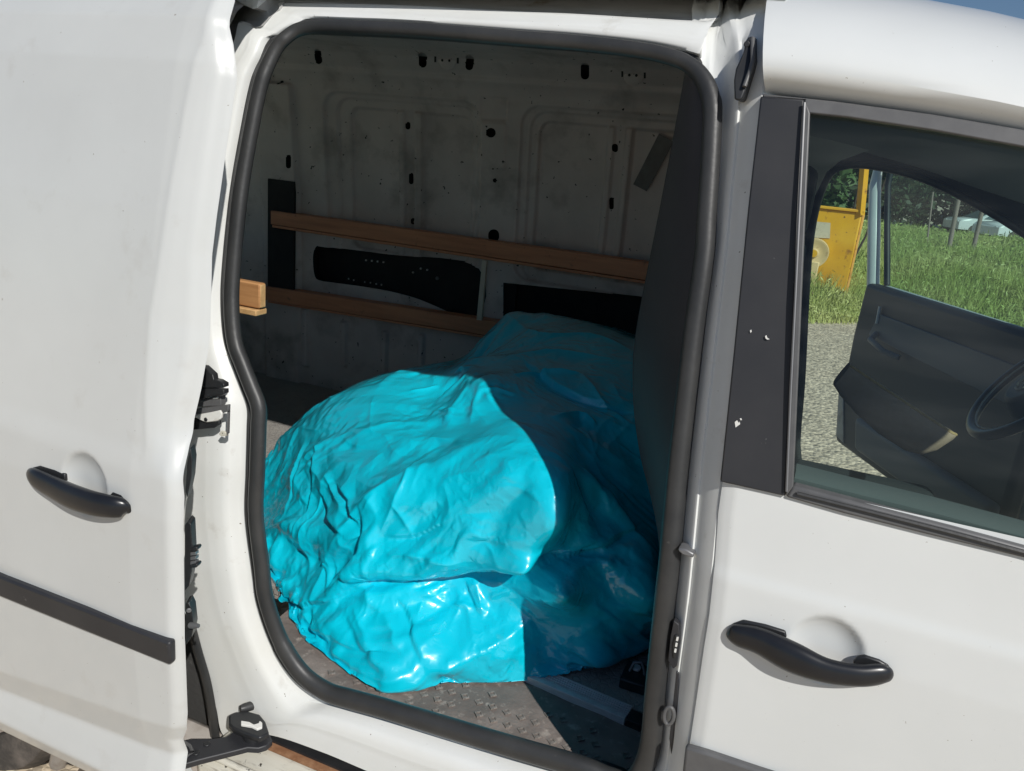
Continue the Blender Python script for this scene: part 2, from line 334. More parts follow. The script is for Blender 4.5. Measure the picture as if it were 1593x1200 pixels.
def gravel_mat():
    m = mat('pale_gravel', (.60, .49, .355), .9, vary=(1.5, (.68, .57, .42), .35, .7), dirt=(28, (.30, .25, .18), .5, .75)); t = m.node_tree; b = t.nodes["Principled BSDF"]
    tc = t.nodes.new("ShaderNodeTexCoord"); v = t.nodes.new("ShaderNodeTexVoronoi"); v.inputs["Scale"].default_value = 38; t.links.new(tc.outputs["Object"], v.inputs["Vector"])
    v2 = t.nodes.new("ShaderNodeTexVoronoi"); v2.inputs["Scale"].default_value = 30; t.links.new(tc.outputs["Object"], v2.inputs["Vector"])
    hs_ = t.nodes.new("ShaderNodeSeparateColor"); t.links.new(v2.outputs["Color"], hs_.inputs[0])
    mr = t.nodes.new("ShaderNodeMapRange"); mr.inputs[3].default_value = .62; mr.inputs[4].default_value = 1.25; t.links.new(hs_.outputs[0], mr.inputs[0])
    src = b.inputs["Base Color"].links[0].from_socket; mm = t.nodes.new("ShaderNodeVectorMath"); mm.operation = 'SCALE'; t.links.new(src, mm.inputs[0]); t.links.new(mr.outputs[0], mm.inputs["Scale"]); t.links.new(mm.outputs[0], b.inputs["Base Color"])
    n = t.nodes.new("ShaderNodeTexNoise"); n.inputs["Scale"].default_value = 14; n.inputs["Detail"].default_value = 10; t.links.new(tc.outputs["Object"], n.inputs["Vector"])
    a = t.nodes.new("ShaderNodeMath"); a.operation = 'SUBTRACT'; t.links.new(n.outputs["Fac"], a.inputs[0]); t.links.new(v.outputs["Distance"], a.inputs[1])
    q = t.nodes.new("ShaderNodeBump"); q.inputs["Strength"].default_value = .7; q.inputs["Distance"].default_value = .02; t.links.new(a.outputs[0], q.inputs["Height"]); t.links.new(q.outputs[0], b.inputs["Normal"]); return m
M['gravel'] = gravel_mat()

# ------------------------------------------------------------------ ground and background
gx = np.concatenate([[-400, -120, -60], np.linspace(-30, 40, 71), [70, 140, 400]]); gy = np.concatenate([[-400, -100, -40], np.linspace(-20, 60, 81), [90, 160, 400, 900]])
GX, GY = np.meshgrid(gx, gy)
def gz(x, y): return -0.012*np.clip(np.asarray(y, float)-12, 0, 60)
GZ = gz(GX, GY)+np.where((GY > 3) & (GY < 60), .02*pnoise(np.stack([GX.ravel()*.7, GY.ravel()*.7, GX.ravel()*0], 1)).reshape(GX.shape), 0)
tag(big('ground', np.stack([GX, GY, GZ], -1).reshape(-1, 3), gridq(*GX.shape), M['gravel']), 'pale gravel yard around the white van', kind='structure')
def blades(name, X, Y, H, W, m, lean=.45, base=0.0):
    n = len(X); a = rng.uniform(0, 2*math.pi, n); dx, dy = np.cos(a)*W, np.sin(a)*W
    b = rng.uniform(0, 2*math.pi, n); l = H*lean*rng.uniform(.2, 1, n); Z = gz(X, Y)-.02+base
    v0 = np.stack([X-dx, Y-dy, Z], 1); v1 = np.stack([X+dx, Y+dy, Z], 1)
    mx, my = X+np.cos(b)*l*.35, Y+np.sin(b)*l*.35
    v2 = np.stack([mx-dx*.7, my-dy*.7, Z+H*.6], 1); v3 = np.stack([mx+dx*.7, my+dy*.7, Z+H*.6], 1)
    v4 = np.stack([X+np.cos(b)*l, Y+np.sin(b)*l, Z+H], 1)
    V = np.stack([v0, v1, v3, v2, v4], 1).reshape(-1, 3); k = np.arange(n)[:, None]*5
    T = np.concatenate([k+np.array([[0, 1, 2]]), k+np.array([[0, 2, 3]]), k+np.array([[3, 2, 4]])], 0)
    return big(name, V, T, m)
N = 260000
gyv = 8.3+26*rng.random(N)**1.7; gxv = -2+(gyv*.36+3.2)*rng.random(N)
edge = 8.75+.75*np.clip(gxv-.4, -1, 9)+.35*pnoise(np.stack([gxv*.9, gxv*0+3, gxv*0], 1))
k = gyv > edge-.25*rng.random(N)**2; gxv, gyv, edge = gxv[k], gyv[k], edge[k]
tall = .10+.42*sstep(0, 1.1, gyv-edge)*(.75+.5*pnoise(np.stack([gxv*.8, gyv*.8, gxv*0], 1)))
gh = np.maximum(tall, .06)*rng.uniform(.5, 1.45, len(gxv))
def weeds(X, Y, H, n):
    i = rng.integers(0, len(X), n); Pc = np.stack([X[i], Y[i], gz(X[i], Y[i])+H[i]*rng.uniform(.25, 1.05, n)], 1)
    a = rng.normal(size=(n, 3)); a /= np.linalg.norm(a, axis=1)[:, None]; b = np.cross(a, rng.normal(size=(n, 3))); b /= np.linalg.norm(b, axis=1)[:, None]
    sz_ = (.012+.0022*Pc[:, 1:2])*rng.uniform(.5, 1.3, (n, 1))
    return np.stack([Pc-a*sz_, Pc+b*sz_*.25, Pc+a*sz_, Pc-b*sz_*.25], 1).reshape(-1, 3)
gr = blades('grass', gxv, gyv, gh, .0026+.00042*gyv, M['grass'])
tag(gr, 'tall green grass and weeds growing beyond the gravel yard', kind='stuff')
WV = weeds(gxv, gyv, gh, 70000); tag(big('weeds', WV, np.arange(len(WV)).reshape(-1, 4), M['weed']), 'small leafy weeds mixed through the tall grass', kind='stuff')

def leaves(name, C, n, R, size, m, parent=None, flat=.8, shell=.45):
    u = rng.normal(size=(n, 3)); u /= np.linalg.norm(u, axis=1)[:, None]
    r = (shell+(1-shell)*rng.random(n))[:, None]
    lump = 1+.35*pnoise(u*2.3+rng.uniform(0, 50))[:, None]
    P = np.asarray(C)+u*r*np.asarray(R)*lump
    a = rng.normal(size=(n, 3)); a /= np.linalg.norm(a, axis=1)[:, None]; b = np.cross(a, rng.normal(size=(n, 3))); b /= np.linalg.norm(b, axis=1)[:, None]
    s = size*rng.uniform(.6, 1.4, n)[:, None]
    V = np.stack([P-a*s, P+b*s*.45, P+a*s, P-b*s*.45], 1).reshape(-1, 3)
    return big(name, V, np.arange(4*n).reshape(-1, 4), m, parent)
def tree(name, x, y, h, r, label, cat, group, n, size, m):
    z = float(gz(x, y)); t = empty(name, (x, y, z), label, cat, group)
    tube('trunk', [(x, y, z-.1), (x+.05, y, z+h*.3), (x-.05, y+.1, z+h*.6)], [h*.035, h*.025, h*.012], M['bark'], t, 8)
    leaves('crown', (x, y, z+h*.46), n, (r, r, h*.5), size, m, t)
tl = ['tallest dark tree at the far end of the grass, behind the nearer fence post', 'dark round tree beyond the grass, behind the far parked cars', 'broad dark tree beyond the grass, left of the parked cars', 'dark tree behind the right hand parked car', 'low dark tree beyond the grass just right of the open cab door frame', 'dark tree at the far right edge of the field']
for (x, y, h, r), l in zip([(5.2, 52, 10, 4.2), (9.2, 50, 8.5, 4), (2.6, 48, 7.5, 3.6), (13, 54, 11, 5), (0.2, 50, 9, 4), (17, 52, 9, 4.5)], tl):
    tree('tree', x, y, h, r, l, 'tree', 'dark trees behind the field', 7000, .2, M['far_leaf'])
bush = empty('leafy_bush', (.25, 12.2, 0), 'green broad-leaved bush standing behind the yellow machine', 'bush')
leaves('foliage', (-.12, 12.3, 1.5), 2600, (.62, .6, 1.5), .085, M['leaf'], bush, shell=.2)
for i in range(5):
    tube('stem', [(.25+.1*i-.2, 12.2, -.05), (.1+.25*i-.4, 12.3, .8), (-.1+.35*i-.5, 12.3, 1.7)], [.025, .018, .008], M['bark'], bush, 6)
# yellow machine (its corner shows through the open driver's door)
ym = empty('yellow_machine', (.1, 9.9, 0), 'rusty yellow steel machine with a pale notice and a round hub, parked in the grass', 'machine')
yp = lambda u, v: on_y(u, v, 9.5)
tl_, tr_ = yp(1235, 318), yp(1342, 333); bz = .02
def quadbox(name, x0, x1, y0, y1, z0, z1, m, bev=.01): return box(name, (x0, y0, z0), (x1, y1, z1), m, ym, bevel=bev)
x1 = tr_[0]; zt = (tl_[2]+tr_[2])/2
quadbox('body', -1.6, x1, 9.5, 10.9, .25, zt, M['yellow'], .02)
quadbox('rim', -1.62, x1+.012, 9.47, 9.53, zt-.002, zt+.03, M['yellow'], .006)
quadbox('side_plate', x1+.004, x1+.03, 9.56, 10.9, .2, zt-.02, M['yellow_side'], .004)
pa, pb = yp(1338, 335), yp(1347, 235)
tube('corner_post', [pa, (pa+pb)/2, pb+(pb-pa)*.8], .052, M['yellow'], ym, 4, flat=(1, 1), angle=20)
quadbox('base_skid', -1.5, x1-.05, 9.6, 10.8, 0, .25, M['yellow_side'])
np_ = [yp(*q) for q in ((1250, 343), (1292, 347), (1291, 371), (1250, 369))]
V, Fc = prism_geo([p-[0, .012, 0] for p in np_], (0, .009, 0)); mk('notice_plate', V, Fc, M['paper'], ym, fix=True)
hc = yp(1266, 393)
V, Fc = lathe_geo(hc-[0, .16, 0], (0, 1, 0), [(.0, .0), (0, .05), (.05, .06), (.05, .12), (.03, .155), (.03, .175), (.15, .18)], 24); mk('hub_ring', V, Fc, M['cream'], ym, fix=True)
disc('hub_cap', hc-[0, .175, 0], (0, 1, 0), .045, .03, M['yellow'], ym)
box('hub_leg', (hc[0]-.05, 9.36, 0), (hc[0]+.09, 9.46, hc[2]-.10), M['cream'], ym, bevel=.012)
# fence posts
for (ut, vt, ub, vb, yy, rr), l in zip([(1493, 300, 1481, 362, 20, .05), (1532, 311, 1519, 366, 20, .048), (1451, 303, 1446, 345, 22, .022)],
        ['nearer wooden fence post in the grass, left of the white car', 'wooden fence post standing in front of the white car', 'thin leaning stake in the tall grass, leftmost of the posts']):
    a, b = on_y(ub, vb, yy), on_y(ut, vt, yy); g = float(gz(a[0], yy)); a2 = a+(a-b)*((a[2]-g+.15)/(b[2]-a[2]))
    tag(tube('fence_post', [a2, a, b+(b-a)*.1], rr, M['post'], None, 8), l, 'post', 'posts in the field')
# far parked cars
def parked_car(px, yy, yaw, paint, label):
    p = on_y(px, 345, yy); z = float(gz(p[0], yy)); r = empty('parked_car', (p[0], yy, z), label, 'car', 'cars parked beyond the field')
    def put(V): return (np.asarray(V)@np.array(rotz(yaw)).T)+np.array([p[0], yy, z])
    prof = [(-2.1, .35), (-2.12, .72), (-1.95, .86), (-1.2, .93), (-.45, 1.38), (.55, 1.45), (1.35, 1.36), (1.95, .98), (2.1, .85), (2.1, .38)]
    V = []; 
    for s in (-.84, -.80, .80, .84):
        for (x, zz) in prof:
            k_ = .0 if zz < .95 else .16*(zz-.93)/.5
            sh = .96 if abs(s) == .84 else 1.0
            V.append((x*sh, s-math.copysign(k_, s), .35+(zz-.35)*(.97 if abs(s) == .84 else 1)))
    n = len(prof); Fc = gridq(4, n, wrapc=True).tolist()+[list(range(n)), list(range(3*n, 4*n))[::-1]]
    mk('body', put(V), Fc, paint, r, fix=True, angle=40)
    def gl(q): V, Fc = prism_geo(q, (0, 0, .012)); mk('window', put(V), Fc, M['car_glass'], r, fix=True)
    gl([(-1.17, -.72, .955), (-1.17, .72, .955), (-.50, .62, 1.36), (-.50, -.62, 1.36)])
    gl([(1.40, -.62, 1.36), (1.40, .62, 1.36), (1.93, .72, 1.01), (1.93, -.72, 1.01)])
    for s in (-1, 1):
        V, Fc = prism_geo([(-.95, s*.835, .95), (1.5, s*.835, .98), (1.2, s*.72, 1.33), (-.4, s*.72, 1.33)], (0, s*.02, .01)); mk('side_window', put(V), Fc, M['car_glass'], r, fix=True)
        for x in (-1.3, 1.3):
            V, Fc = lathe_geo((x, s*.72, .32), (0, s, 0), [(0, 0), (0, .3), (.02, .32), (.13, .32), (.14, .28), (.12, .2), (.13, 0)], 18); mk('wheel', put(V), Fc, M['tyre'], r, fix=True)
        V, Fc = disc_geo((-2.06, s*.58, .68), (-1, 0, 0), .09, .06, 12); mk('headlight', put(V), Fc, M['car_white'], r, fix=True)
parked_car(1545, 46, .35, M['car_white'], 'white car parked beyond the field, seen between the fence posts')
parked_car(1600, 41, .55, M['car_white'], 'white car parked nearest, at the right edge of the far row')
parked_car(1522, 52, .25, M['car_dark'], 'dark car parked behind the white car at the far field edge')

# ================================================================== THE VAN
van = empty('panel_van', (-.4, .9, 0), 'white panel van with its side sliding door open and a turquoise sheet inside', 'van')
# ---- opening outline: (seal centre px) -> (outer edge of the jamb px, outer inset)
LM = [((438,1000),(322,1045),.026), ((414,933),(300,985),.026), ((407,880),(282,930),.026), ((398,800),(265,800),.026), ((400,733),(262,733),.026),
      ((402,667),(262,660),.026), ((402,633),(262,620),.026), ((390,600),(264,580),.026), ((377,567),(266,540),.026), ((365,533),(270,500),.026), ((360,480),(275,450),.026),
      ((362,420),(282,400),.026), ((374,300),(297,300),.026), ((391,200),(315,200),.026), ((405,133),(335,110),.026), ((418,98),(363,66),.028), ((432,72),(373,34),.03),
      ((447,57),(398,43),.035), ((463,47),(407,40),.035), ((485,42),(433,15),.035), ((510,41),(442,3),.034), ((560,43),(540,5),.032), ((650,47),(640,9),.03), ((800,59),(790,17),.03), ((900,67),(900,22),.03), ((1000,79),(1000,28),.03),
      ((1050,91),(1070,32),.03), ((1070,100),(1104,32),.03), ((1084,111),(1121,14),.03), ((1092,121),(1126,-50),.03), ((1099,133),(1163,-90),.018), ((1104,147),(1194,-66),.0), ((1107,163),(1193,0),.0), ((1108,188),(1190,75),.0), ((1104,267),(1181,180),.0), ((1099,340),(1170,270),.0), ((1095,400),(1161,360),.0),
      ((1081,500),(1149,480),.0), ((1069,600),(1136,600),.0), ((1054,733),(1119,750),.0), ((1042,860),(1106,885),.0), ((1034,933),(1097,970),.0), ((1020,1067),(1077,1100),.0), ((1010,1167),(1061,1210),.0),
      ((985,1216),(1046,1290),.004), ((950,1211),(980,1318),.01), ((900,1192),(850,1288),.014), ((800,1163),(720,1250),.014), ((700,1133),(602,1212),.014), ((600,1103),(500,1170),.014), ((545,1088),(415,1143),.014), ((508,1076),(352,1148),.014), ((470,1048),(336,1100),.026)]
NS = 9
inn = cr([l[0] for l in LM], NS, True); outp = cr([l[1] for l in LM], NS, True); ooff = cr([[l[2]] for l in LM], NS, True)[:, 0]
RIGHT = np.clip(cr([[float(l[0][0] > 1098 and l[1][0] > 1140 or (990 < l[0][0] and l[0][1] > 250))] for l in LM], NS, True)[:, 0], 0, 1)
NR = len(inn); side_w = np.zeros(NR)
SEAL_OFF = .052
seal_path = np.array([on_side(u, v, SEAL_OFF-.012) for u, v in inn])
ring_in = np.array([on_side(u, v, SEAL_OFF) for u, v in inn]); ring_out = np.array([on_side(u, v, o) for (u, v), o in zip(outp, ooff)])
def ring(t, dy): 
    P = ring_in*(1-t)+ring_out*t; base = S(P[:, 2]); P[:, 1] = base+dy; return P
rings = [ring_in+np.array([0, .018, 0]), ring_in]
for t, al, ar in ((.10, .97, 1.06), (.20, .90, 1.05), (.25, .34, 1.0), (.33, .16, .92), (.45, .08, .66), (.51, .065, .60), (.53, .05, .585), (.57, .075, .62), (.66, .04, .50), (.80, .02, .34), (.92, .01, .24)):
    rings.append(ring(t, ooff+(SEAL_OFF-ooff)*(al*(1-RIGHT)+ar*RIGHT)))
ring_o2 = ring_out.copy(); ring_o2[:, 1] += .009*RIGHT; rings.append(ring_o2); tail = ring_o2.copy(); tail[:, 1] += .022*(1-RIGHT*.3); tail[:, 0] += .02*RIGHT; rings.append(tail)
loft('door_opening_frame', rings, M['jamb'], van, angle=62)
srad = np.interp(np.arange(NR)/NS, [0, 3, 10, 14, 18, 24, 27, 30, 36, 42, 44, 46, 50, 53, 55], [.0138, .0128, .0128, .0118, .0098, .0098, .0098, .0112, .0118, .0135, .015, .0165, .0165, .015, .0138])
tube('opening_seal', seal_path, srad, M['seal'], van, 14, closed=True, flat=(.9, 1.08))
lip = ring_in*.9+ring_out*.1; lip = ring_in+(lip-ring_in)/np.linalg.norm(lip-ring_in, axis=1)[:, None]*(srad+.0035)[:, None]; lip[:, 1] = S(lip[:, 2])+SEAL_OFF-.004
tube('seal_lip', lip, .0035, M['seal'], van, 8, closed=True)
cen = ring_in.mean(0); inr = []
for a, az_, dy in ((1.0, 1.0, -.004), (1.05, .994, .012), (1.16, .985, .040), (1.24, .99, .065), (1.30, 1.05, .10)):
    P = ring_in.copy(); lf = ring_in[:, 0] < cen[0]; lo_ = ring_in[:, 2] < cen[2]
    P[:, 0] = cen[0]+(ring_in[:, 0]-cen[0])*np.where(lf, a, 1+(a-1)*.3)
    P[:, 2] = cen[2]+(ring_in[:, 2]-cen[2])*np.where(lo_, 1+.35*(a-1), az_); P[:, 1] = ring_in[:, 1]+dy; inr.append(P)
loft('inner_opening_trim', inr, M['black'], van, angle=60)

# ---- roof (cab and cargo) and roof channel
def zdrop(x, z): 
    x = np.maximum(x, 0); xq = np.minimum(x, .45); return np.clip((z-1.15)/.67, 0, 1.1)*(.07*x+.24*xq*xq+.2*(x-xq))
def sect(x, cab):
    pts = [(.140, 1.618), (.128, 1.622), (.112, 1.634), (.106, 1.648), (.112, 1.664), (.128, 1.684), (.155, 1.708), (.19, 1.732)] if cab else [(.20, 1.738)]*8
    pts = pts+[(.235, 1.755), (.29, 1.775), (.36, 1.792), (.46, 1.806), (.6, 1.816), (.895, 1.823)]
    pts = pts+[(1.79-y, z) for y, z in pts[:-1][::-1]]
    return [(x, y+.22*max(x-.35, 0)**2*(1 if y < .9 else -1)*.3, z-zdrop(x, z)) for y, z in pts]
xr0 = on_side(1194, 60, 0)[0]; xs = [xr0, xr0+.004, xr0+.012, .03, .08, .15, .25, .35, .45, .55, .65, .75, .85, .93]
_c0 = np.array(sect(xr0, True)); _c1 = _c0+[0, .0, 0]; _c1[:, 1] = .895+(_c0[:, 1]-.895)*.955; _c1[:, 2] -= .03
_ra, _rb = on_side(1196.5, -10, 0), on_side(1189, 140, .0)
def redge(P, k):
    P = np.array(P); xn = _rb[0]+(_ra[0]-_rb[0])*np.clip((P[:, 2]-_rb[2])/(_ra[2]-_rb[2]), -1, 1.6); P[:, 0] = np.where(P[:, 1] < .7, xn+k, P[:, 0]+.004); return P
_secs = [redge(sect(xr0+k, True), k) for k in (0, .004, .012)]
loft('cab_roof', [redge(_c1, 0)]+_secs+[sect(x, True) for x in xs[3:]], M['white'], van, closed=False, angle=45)
loft('cargo_roof', [sect(x, False) for x in (-2.3, -1.5, -.8, -.4, .003)], M['white'], van, closed=False, angle=45)
# rail channel above the opening: lower lip is ring_out, back wall, and the lip of the roof above it
lowpx = [(200, 66), (300, 66), (363, 66), (373, 34), (398, 43), (407, 40), (433, 15), (442, 3), (540, 5), (640, 9), (790, 17), (900, 22), (1000, 28), (1085, 33), (1108, 33), (1118, 27), (1121, 12), (1121, 0), (1118, -12)]
uppx = [(200, -60), (300, -50), (366, 0), (378, 7), (393, 14), (400, 13), (415, 0), (440, -22), (540, -24), (640, -22), (790, -18), (900, -16), (1000, -14), (1085, -12), (1104, -12), (1110, -12), (1114, -12), (1116, -12), (1117, -12)]
lo = np.array([on_side(u, v, .03) for u, v in lowpx]); up = np.array([on_side(u, v, .010) for u, v in uppx])
backd = np.array([0, .016, 0])
lo2, up2 = lo+backd+[0, 0, .003], up+backd*1.5
loft('door_rail_channel', [lo, lo+backd*.4, lo2, (lo2+up2)/2+[0, .004, 0], up2, up], mat('rail_channel_grey', (.42, .42, .41), .5, vary=(12, (.28, .28, .27), .45, .75, (1, 4, 4)), dirt=(25, (.20, .15, .08), .62, .78)), van, closed=False, angle=40)
up3 = up+[0, .0, .004]; top = np.array([(p[0], .21, 1.742) for p in up])
loft('roof_edge_panel', [up, up3, (up3+top)/2+[0, -.008, 0], top], M['white'], van, closed=False)
tube('channel_debris', [on_side(u, v, .055) for u, v in ((925, 4), (945, 6), (970, 2), (990, 5))], [.002, .004, .003, .001], mat('dry_leaf_debris', (.20, .13, .05), .9), van, 6)
ti = [i for i in range(NR) if inn[i, 0] > 1080 and inn[i, 1] < 150]; tq = ring_out[ti]
loft('roof_corner_panel', [tq+[0, .002, -.002], (tq+np.stack([tq[:, 0], 0*tq[:, 0]+.21, 0*tq[:, 0]+1.744], 1))/2+[0, -.006, 0], np.stack([tq[:, 0], 0*tq[:, 0]+.21, 0*tq[:, 0]+1.744], 1)], M['jamb'], van, closed=False, angle=0)
# ---- sill ledge and rusty strip
zl = .462
sl_a, sl_b = on_side(352, 1148, .014), on_side(850, 1288, .014)
box('sill_ledge', (-.735, -.075, zl-.05), (1.0, sl_a[1]+.02, zl), M['ledge'], van, bevel=.012, bseg=3)
box('sill_trim_strip', (-.66, -.003, zl+.001), (1.0, .012, zl+.008), M['rust'], van, bevel=.002)
box('sill_gap_shade', (-.70, .010, zl-.01), (1.0, .05, zl+.012), M['black'], van, bevel=0)  # black bar stands in for the shade in the sill gap
box('lower_sill', (-1.05, -.03, .20), (1.0, .05, zl-.052), M['skirt'], van, bevel=.015)
tube('rail_edge', [(-.745, -.06, zl+.004), (.4, -.06, zl+.004), (1.0, -.06, zl+.004)], .006, M['ledge'], van, 8)

# ---- rear quarter panel (mostly behind the sliding door), wheel arch, wheel
nx, nz = 160, 150
X, Z = np.meshgrid(np.linspace(-2.32, -.84, nx), np.linspace(.19, 1.74, nz)); WX, WZ, WR = -1.53, .315, .365
sd = np.hypot(X-WX, Z-WZ)-WR
oc = sd+9
X2, Z2, Q = cut_grid(X, Z, np.minimum(sd, oc))
lipd = -.018*np.exp(-np.maximum(sd, 0)/.02)
big('rear_quarter_panel', np.stack([X2, S(Z2)+.012+lipd, Z2], -1).reshape(-1, 3), Q, M['skirt'], van)
th = np.linspace(-.35, math.pi+.35, 40)
tube('wheel_arch_lip', [(WX+WR*math.cos(t), .0, WZ+WR*math.sin(t)) for t in th], .018, M['wheel'], van, 8)
V, Fc = lathe_geo((WX, .35, WZ), (0, -1, 0), [(-.1, 0), (-.1, .38), (.30, .385)], 36); mk('wheel_liner', V, Fc, M['arch'], van, fix=True)
whl = empty('rear_wheel', (WX, .12, .31), None); whl.parent = van; whl.matrix_parent_inverse = van.matrix_world.inverted()
bpy.context.view_layer.update()
V, Fc = lathe_geo((WX, .12, .31), (0, -1, 0), [(-.1, .2), (-.1, .28), (-.08, .31), (.06, .31), (.09, .29), (.095, .25), (.085, .205), (.07, .2)], 40); mk('tyre', V, Fc, M['tyre'], whl, fix=True)
V, Fc = lathe_geo((WX, .12, .31), (0, -1, 0), [(.07, .202), (.088, .198), (.08, .17), (.045, .15), (.05, .09), (.075, .06), (.07, 0)], 40); mk('rim', V, Fc, M['wheel'], whl, fix=True)
# black sealing band and dark liner left of the opening foot
bp_ = cr([on_side(u, v, .02) for u, v in ((296, 970), (308, 1015), (321, 1060), (330, 1110), (337, 1165), (345, 1215))], 6)
tube('arch_sealing_band', bp_, .0115, M['seal'], van, 8, flat=(.45, 1))
bl = np.array([on_side(u, v, .055) for u, v in ((298, 960), (318, 1060), (332, 1140), (345, 1220))]); bl2 = bl+np.array([-.25, .0, 0])
loft('splash_liner', [bl+[.02, .01, 0], bl-[.05, -.015, 0], bl2+[0, .03, 0]], M['liner'], van, closed=False)

# ---- front door
fd = empty('front_door', (.5, 0, .4)); fd.parent = van; fd.matrix_parent_inverse = van.matrix_world.inverted(); bpy.context.view_layer.update()
epx = [(1119, 750), (1112, 800), (1106, 885), (1098, 960), (1090, 1010), (1077, 1100), (1063, 1195), (1050, 1300), (1040, 1400)]
ep = np.array([on_side(u, v, 0) for u, v in epx]); o_ = np.argsort(ep[:, 2])
def xedge(z): return np.interp(z, ep[o_, 2], ep[o_, 0])+.0035
def skin_grid(zs, ts, xe, xfar, yfun, dish, name, mtl, par, hem=.02):
    T, Zg = np.meshgrid(ts, zs); Xg = xe(Zg)*(1-T)+xfar*T; Yg = yfun(Xg, Zg)
    if dish is not None:
        dc, R, dep = dish; rr = np.hypot(Xg-dc[0], (Zg-dc[2]))/R
        Yg = Yg+dep*np.where(rr < 1, 1-np.clip(rr, 0, 1)**3.2, 0)
    V = np.stack([Xg, Yg, Zg], -1)
    sgn = np.sign(xfar-xe(1.0)); 
    h1 = V[:, :1]+np.array([sgn*-.0, .003, 0]); h0 = V[:, :1].copy(); h0[:, 0, 1] += hem; h0[:, 0, 0] += sgn*.004
    V[:, 0, 1] += .0015
    return big(name, np.concatenate([h0, h1, V], 1).reshape(-1, 3), gridq(V.shape[0], V.shape[1]+2), mtl, par, angle=55)
dc = on_side(1284, 1013, 0)
zs = np.linspace(.36, 1.165, 170); ts = np.concatenate([[0, .004, .008], np.linspace(.014, .45, 120), np.linspace(.46, 1, 20)])
zb = lambda x: 0
T, Zg = np.meshgrid(ts, zs)
skin_grid(zs, ts, xedge, 1.05, lambda x, z: S(z)+.004*sstep(.02, 0, x-xedge(z))+.0025*sstep(1.026, 1.050, z)-.0025*sstep(1.06, 1.15, z), (dc, .0445, .013), 'outer_skin', M['white'], fd)
sd0 = lambda u, v: on_side(u, v, -.006)
plate('pillar_trim', [(1183, 150), (1251, 155), (1237, 460), (1222, 773), (1120, 750), (1140, 560), (1163, 330)], sd0, (0, .012, 0), M['trim'], fd, bevel=.002)
# top frame, front channel strip, belt seal
plate('window_top_frame', [(1186, 146), (1300, 158), (1450, 178), (1640, 210), (1760, 245), (1760, 275), (1640, 238), (1450, 203), (1320, 183), (1252, 176), (1251, 157), (1186, 152)], lambda u, v: on_side(u, v, -.002), (0, .02, 0), M['frame'], fd, bevel=.002)
plate('window_rear_channel', [(1252, 157), (1260, 176), (1247, 460), (1234, 757), (1223, 773), (1238, 460)], lambda u, v: on_side(u, v, -.009), (0, .016, 0), M['frame'], fd, bevel=.0015)
tube('channel_bright_edge', [on_side(u, v, -.010) for u, v in ((1251.5, 160), (1244, 320), (1237, 470), (1230, 610), (1223.5, 765))], .0016, M['steel'], fd, 6)
plate('belt_seal', [(1222, 774), (1234, 756), (1363, 790), (1480, 820), (1700, 880), (1700, 902), (1593, 869), (1440, 832), (1313, 800)], lambda u, v: on_side(u, v, -.006), (0, .018, 0), M['frame'], fd, bevel=.003)
tube('belt_seal_bead', [on_side(u, v, -.009) for u, v in ((1240, 768), (1363, 799), (1480, 829), (1700, 888))], .0025, M['seal'], fd, 6)
gp = [on_side(u, v, .008) for u, v in ((1245, 168), (1450, 192), (1640, 225), (1760, 262), (1760, 920), (1600, 872), (1420, 828), (1215, 775))]
mk('window_glass', gp, [list(range(len(gp)))], M['glass'], fd, smooth=False)
# handle
def handle(path_px, wid, offs, surf, par, m):
    P = np.array([surf(u, v, o) for (u, v), o in zip(path_px, offs)]); P = cr(P, 6); w = cr(np.array(wid)[:, None], 6)[:, 0]
    n = len(P); r = np.concatenate([w]); Vt, Ft = tube_geo(P, r, 16, flat=(.62, 1.0)); 
    e0, e1 = P[0]-(P[1]-P[0]), P[-1]+(P[-1]-P[-2])
    return mk('handle', Vt, Ft, m, par, angle=60)
handle([(1133, 981), (1137, 984), (1150, 989), (1183, 998), (1233, 1023), (1283, 1043), (1333, 1051), (1367, 1049), (1382, 1049), (1386, 1047)],
       [.004, .011, .0155, .018, .0205, .0165, .0145, .0135, .010, .004], [.0, -.002, -.006, -.010, -.016, -.019, -.016, -.009, -.004, .0], lambda u, v, o: on_side(u, v, o), fd, M['gloss_black'])
sz = lambda u, v: on_side(u, v, -.0035)
plate('handle_bezel', [(1131, 985), (1139, 972), (1156, 966), (1190, 973), (1222, 983), (1224, 993), (1205, 1006), (1165, 1003)], sz, (0, .006, 0), M['black'], fd, bevel=.002)
plate('handle_bezel', [(1327, 1030), (1334, 1023), (1346, 1021), (1368, 1028), (1383, 1037), (1387, 1050), (1375, 1062), (1350, 1058), (1330, 1042)], sz, (0, .006, 0), M['black'], fd, bevel=.002)
rs = [(1066, 1163), (1100, 1172), (1180, 1199), (1330, 1247), (1330, 1300), (1180, 1245), (1060, 1215)]
plate('rub_strip', rs, lambda u, v: on_side(u, v, -.010), (0, .012, 0), M['frame'], fd, bevel=.004)
for c_ in (((1141, 656), (1146, 652), (1150, 658), (1152, 655), (1153, 661), (1148, 664), (1143, 668)), ((1166, 514), (1169, 512), (1170, 517), (1167, 519)), ((1189, 522), (1192, 520), (1194, 526), (1199, 529), (1194, 530), (1190, 527)), ((1150, 651), (1153, 650), (1155, 654), (1152, 655))):
    cm_ = np.mean(c_, 0); c_ = [tuple(cm_+(np.array(q)-cm_)*.7) for q in c_]
    plate('paint_chip', c_, lambda u, v: on_side(u, v, -.0066), (0, .0008, 0), M['plastic_white'], fd, bevel=0)
for c_ in (((1081, 962), (1083, 961), (1083, 968), (1080, 974)), ((1095, 868), (1097, 870), (1095, 878))): pass
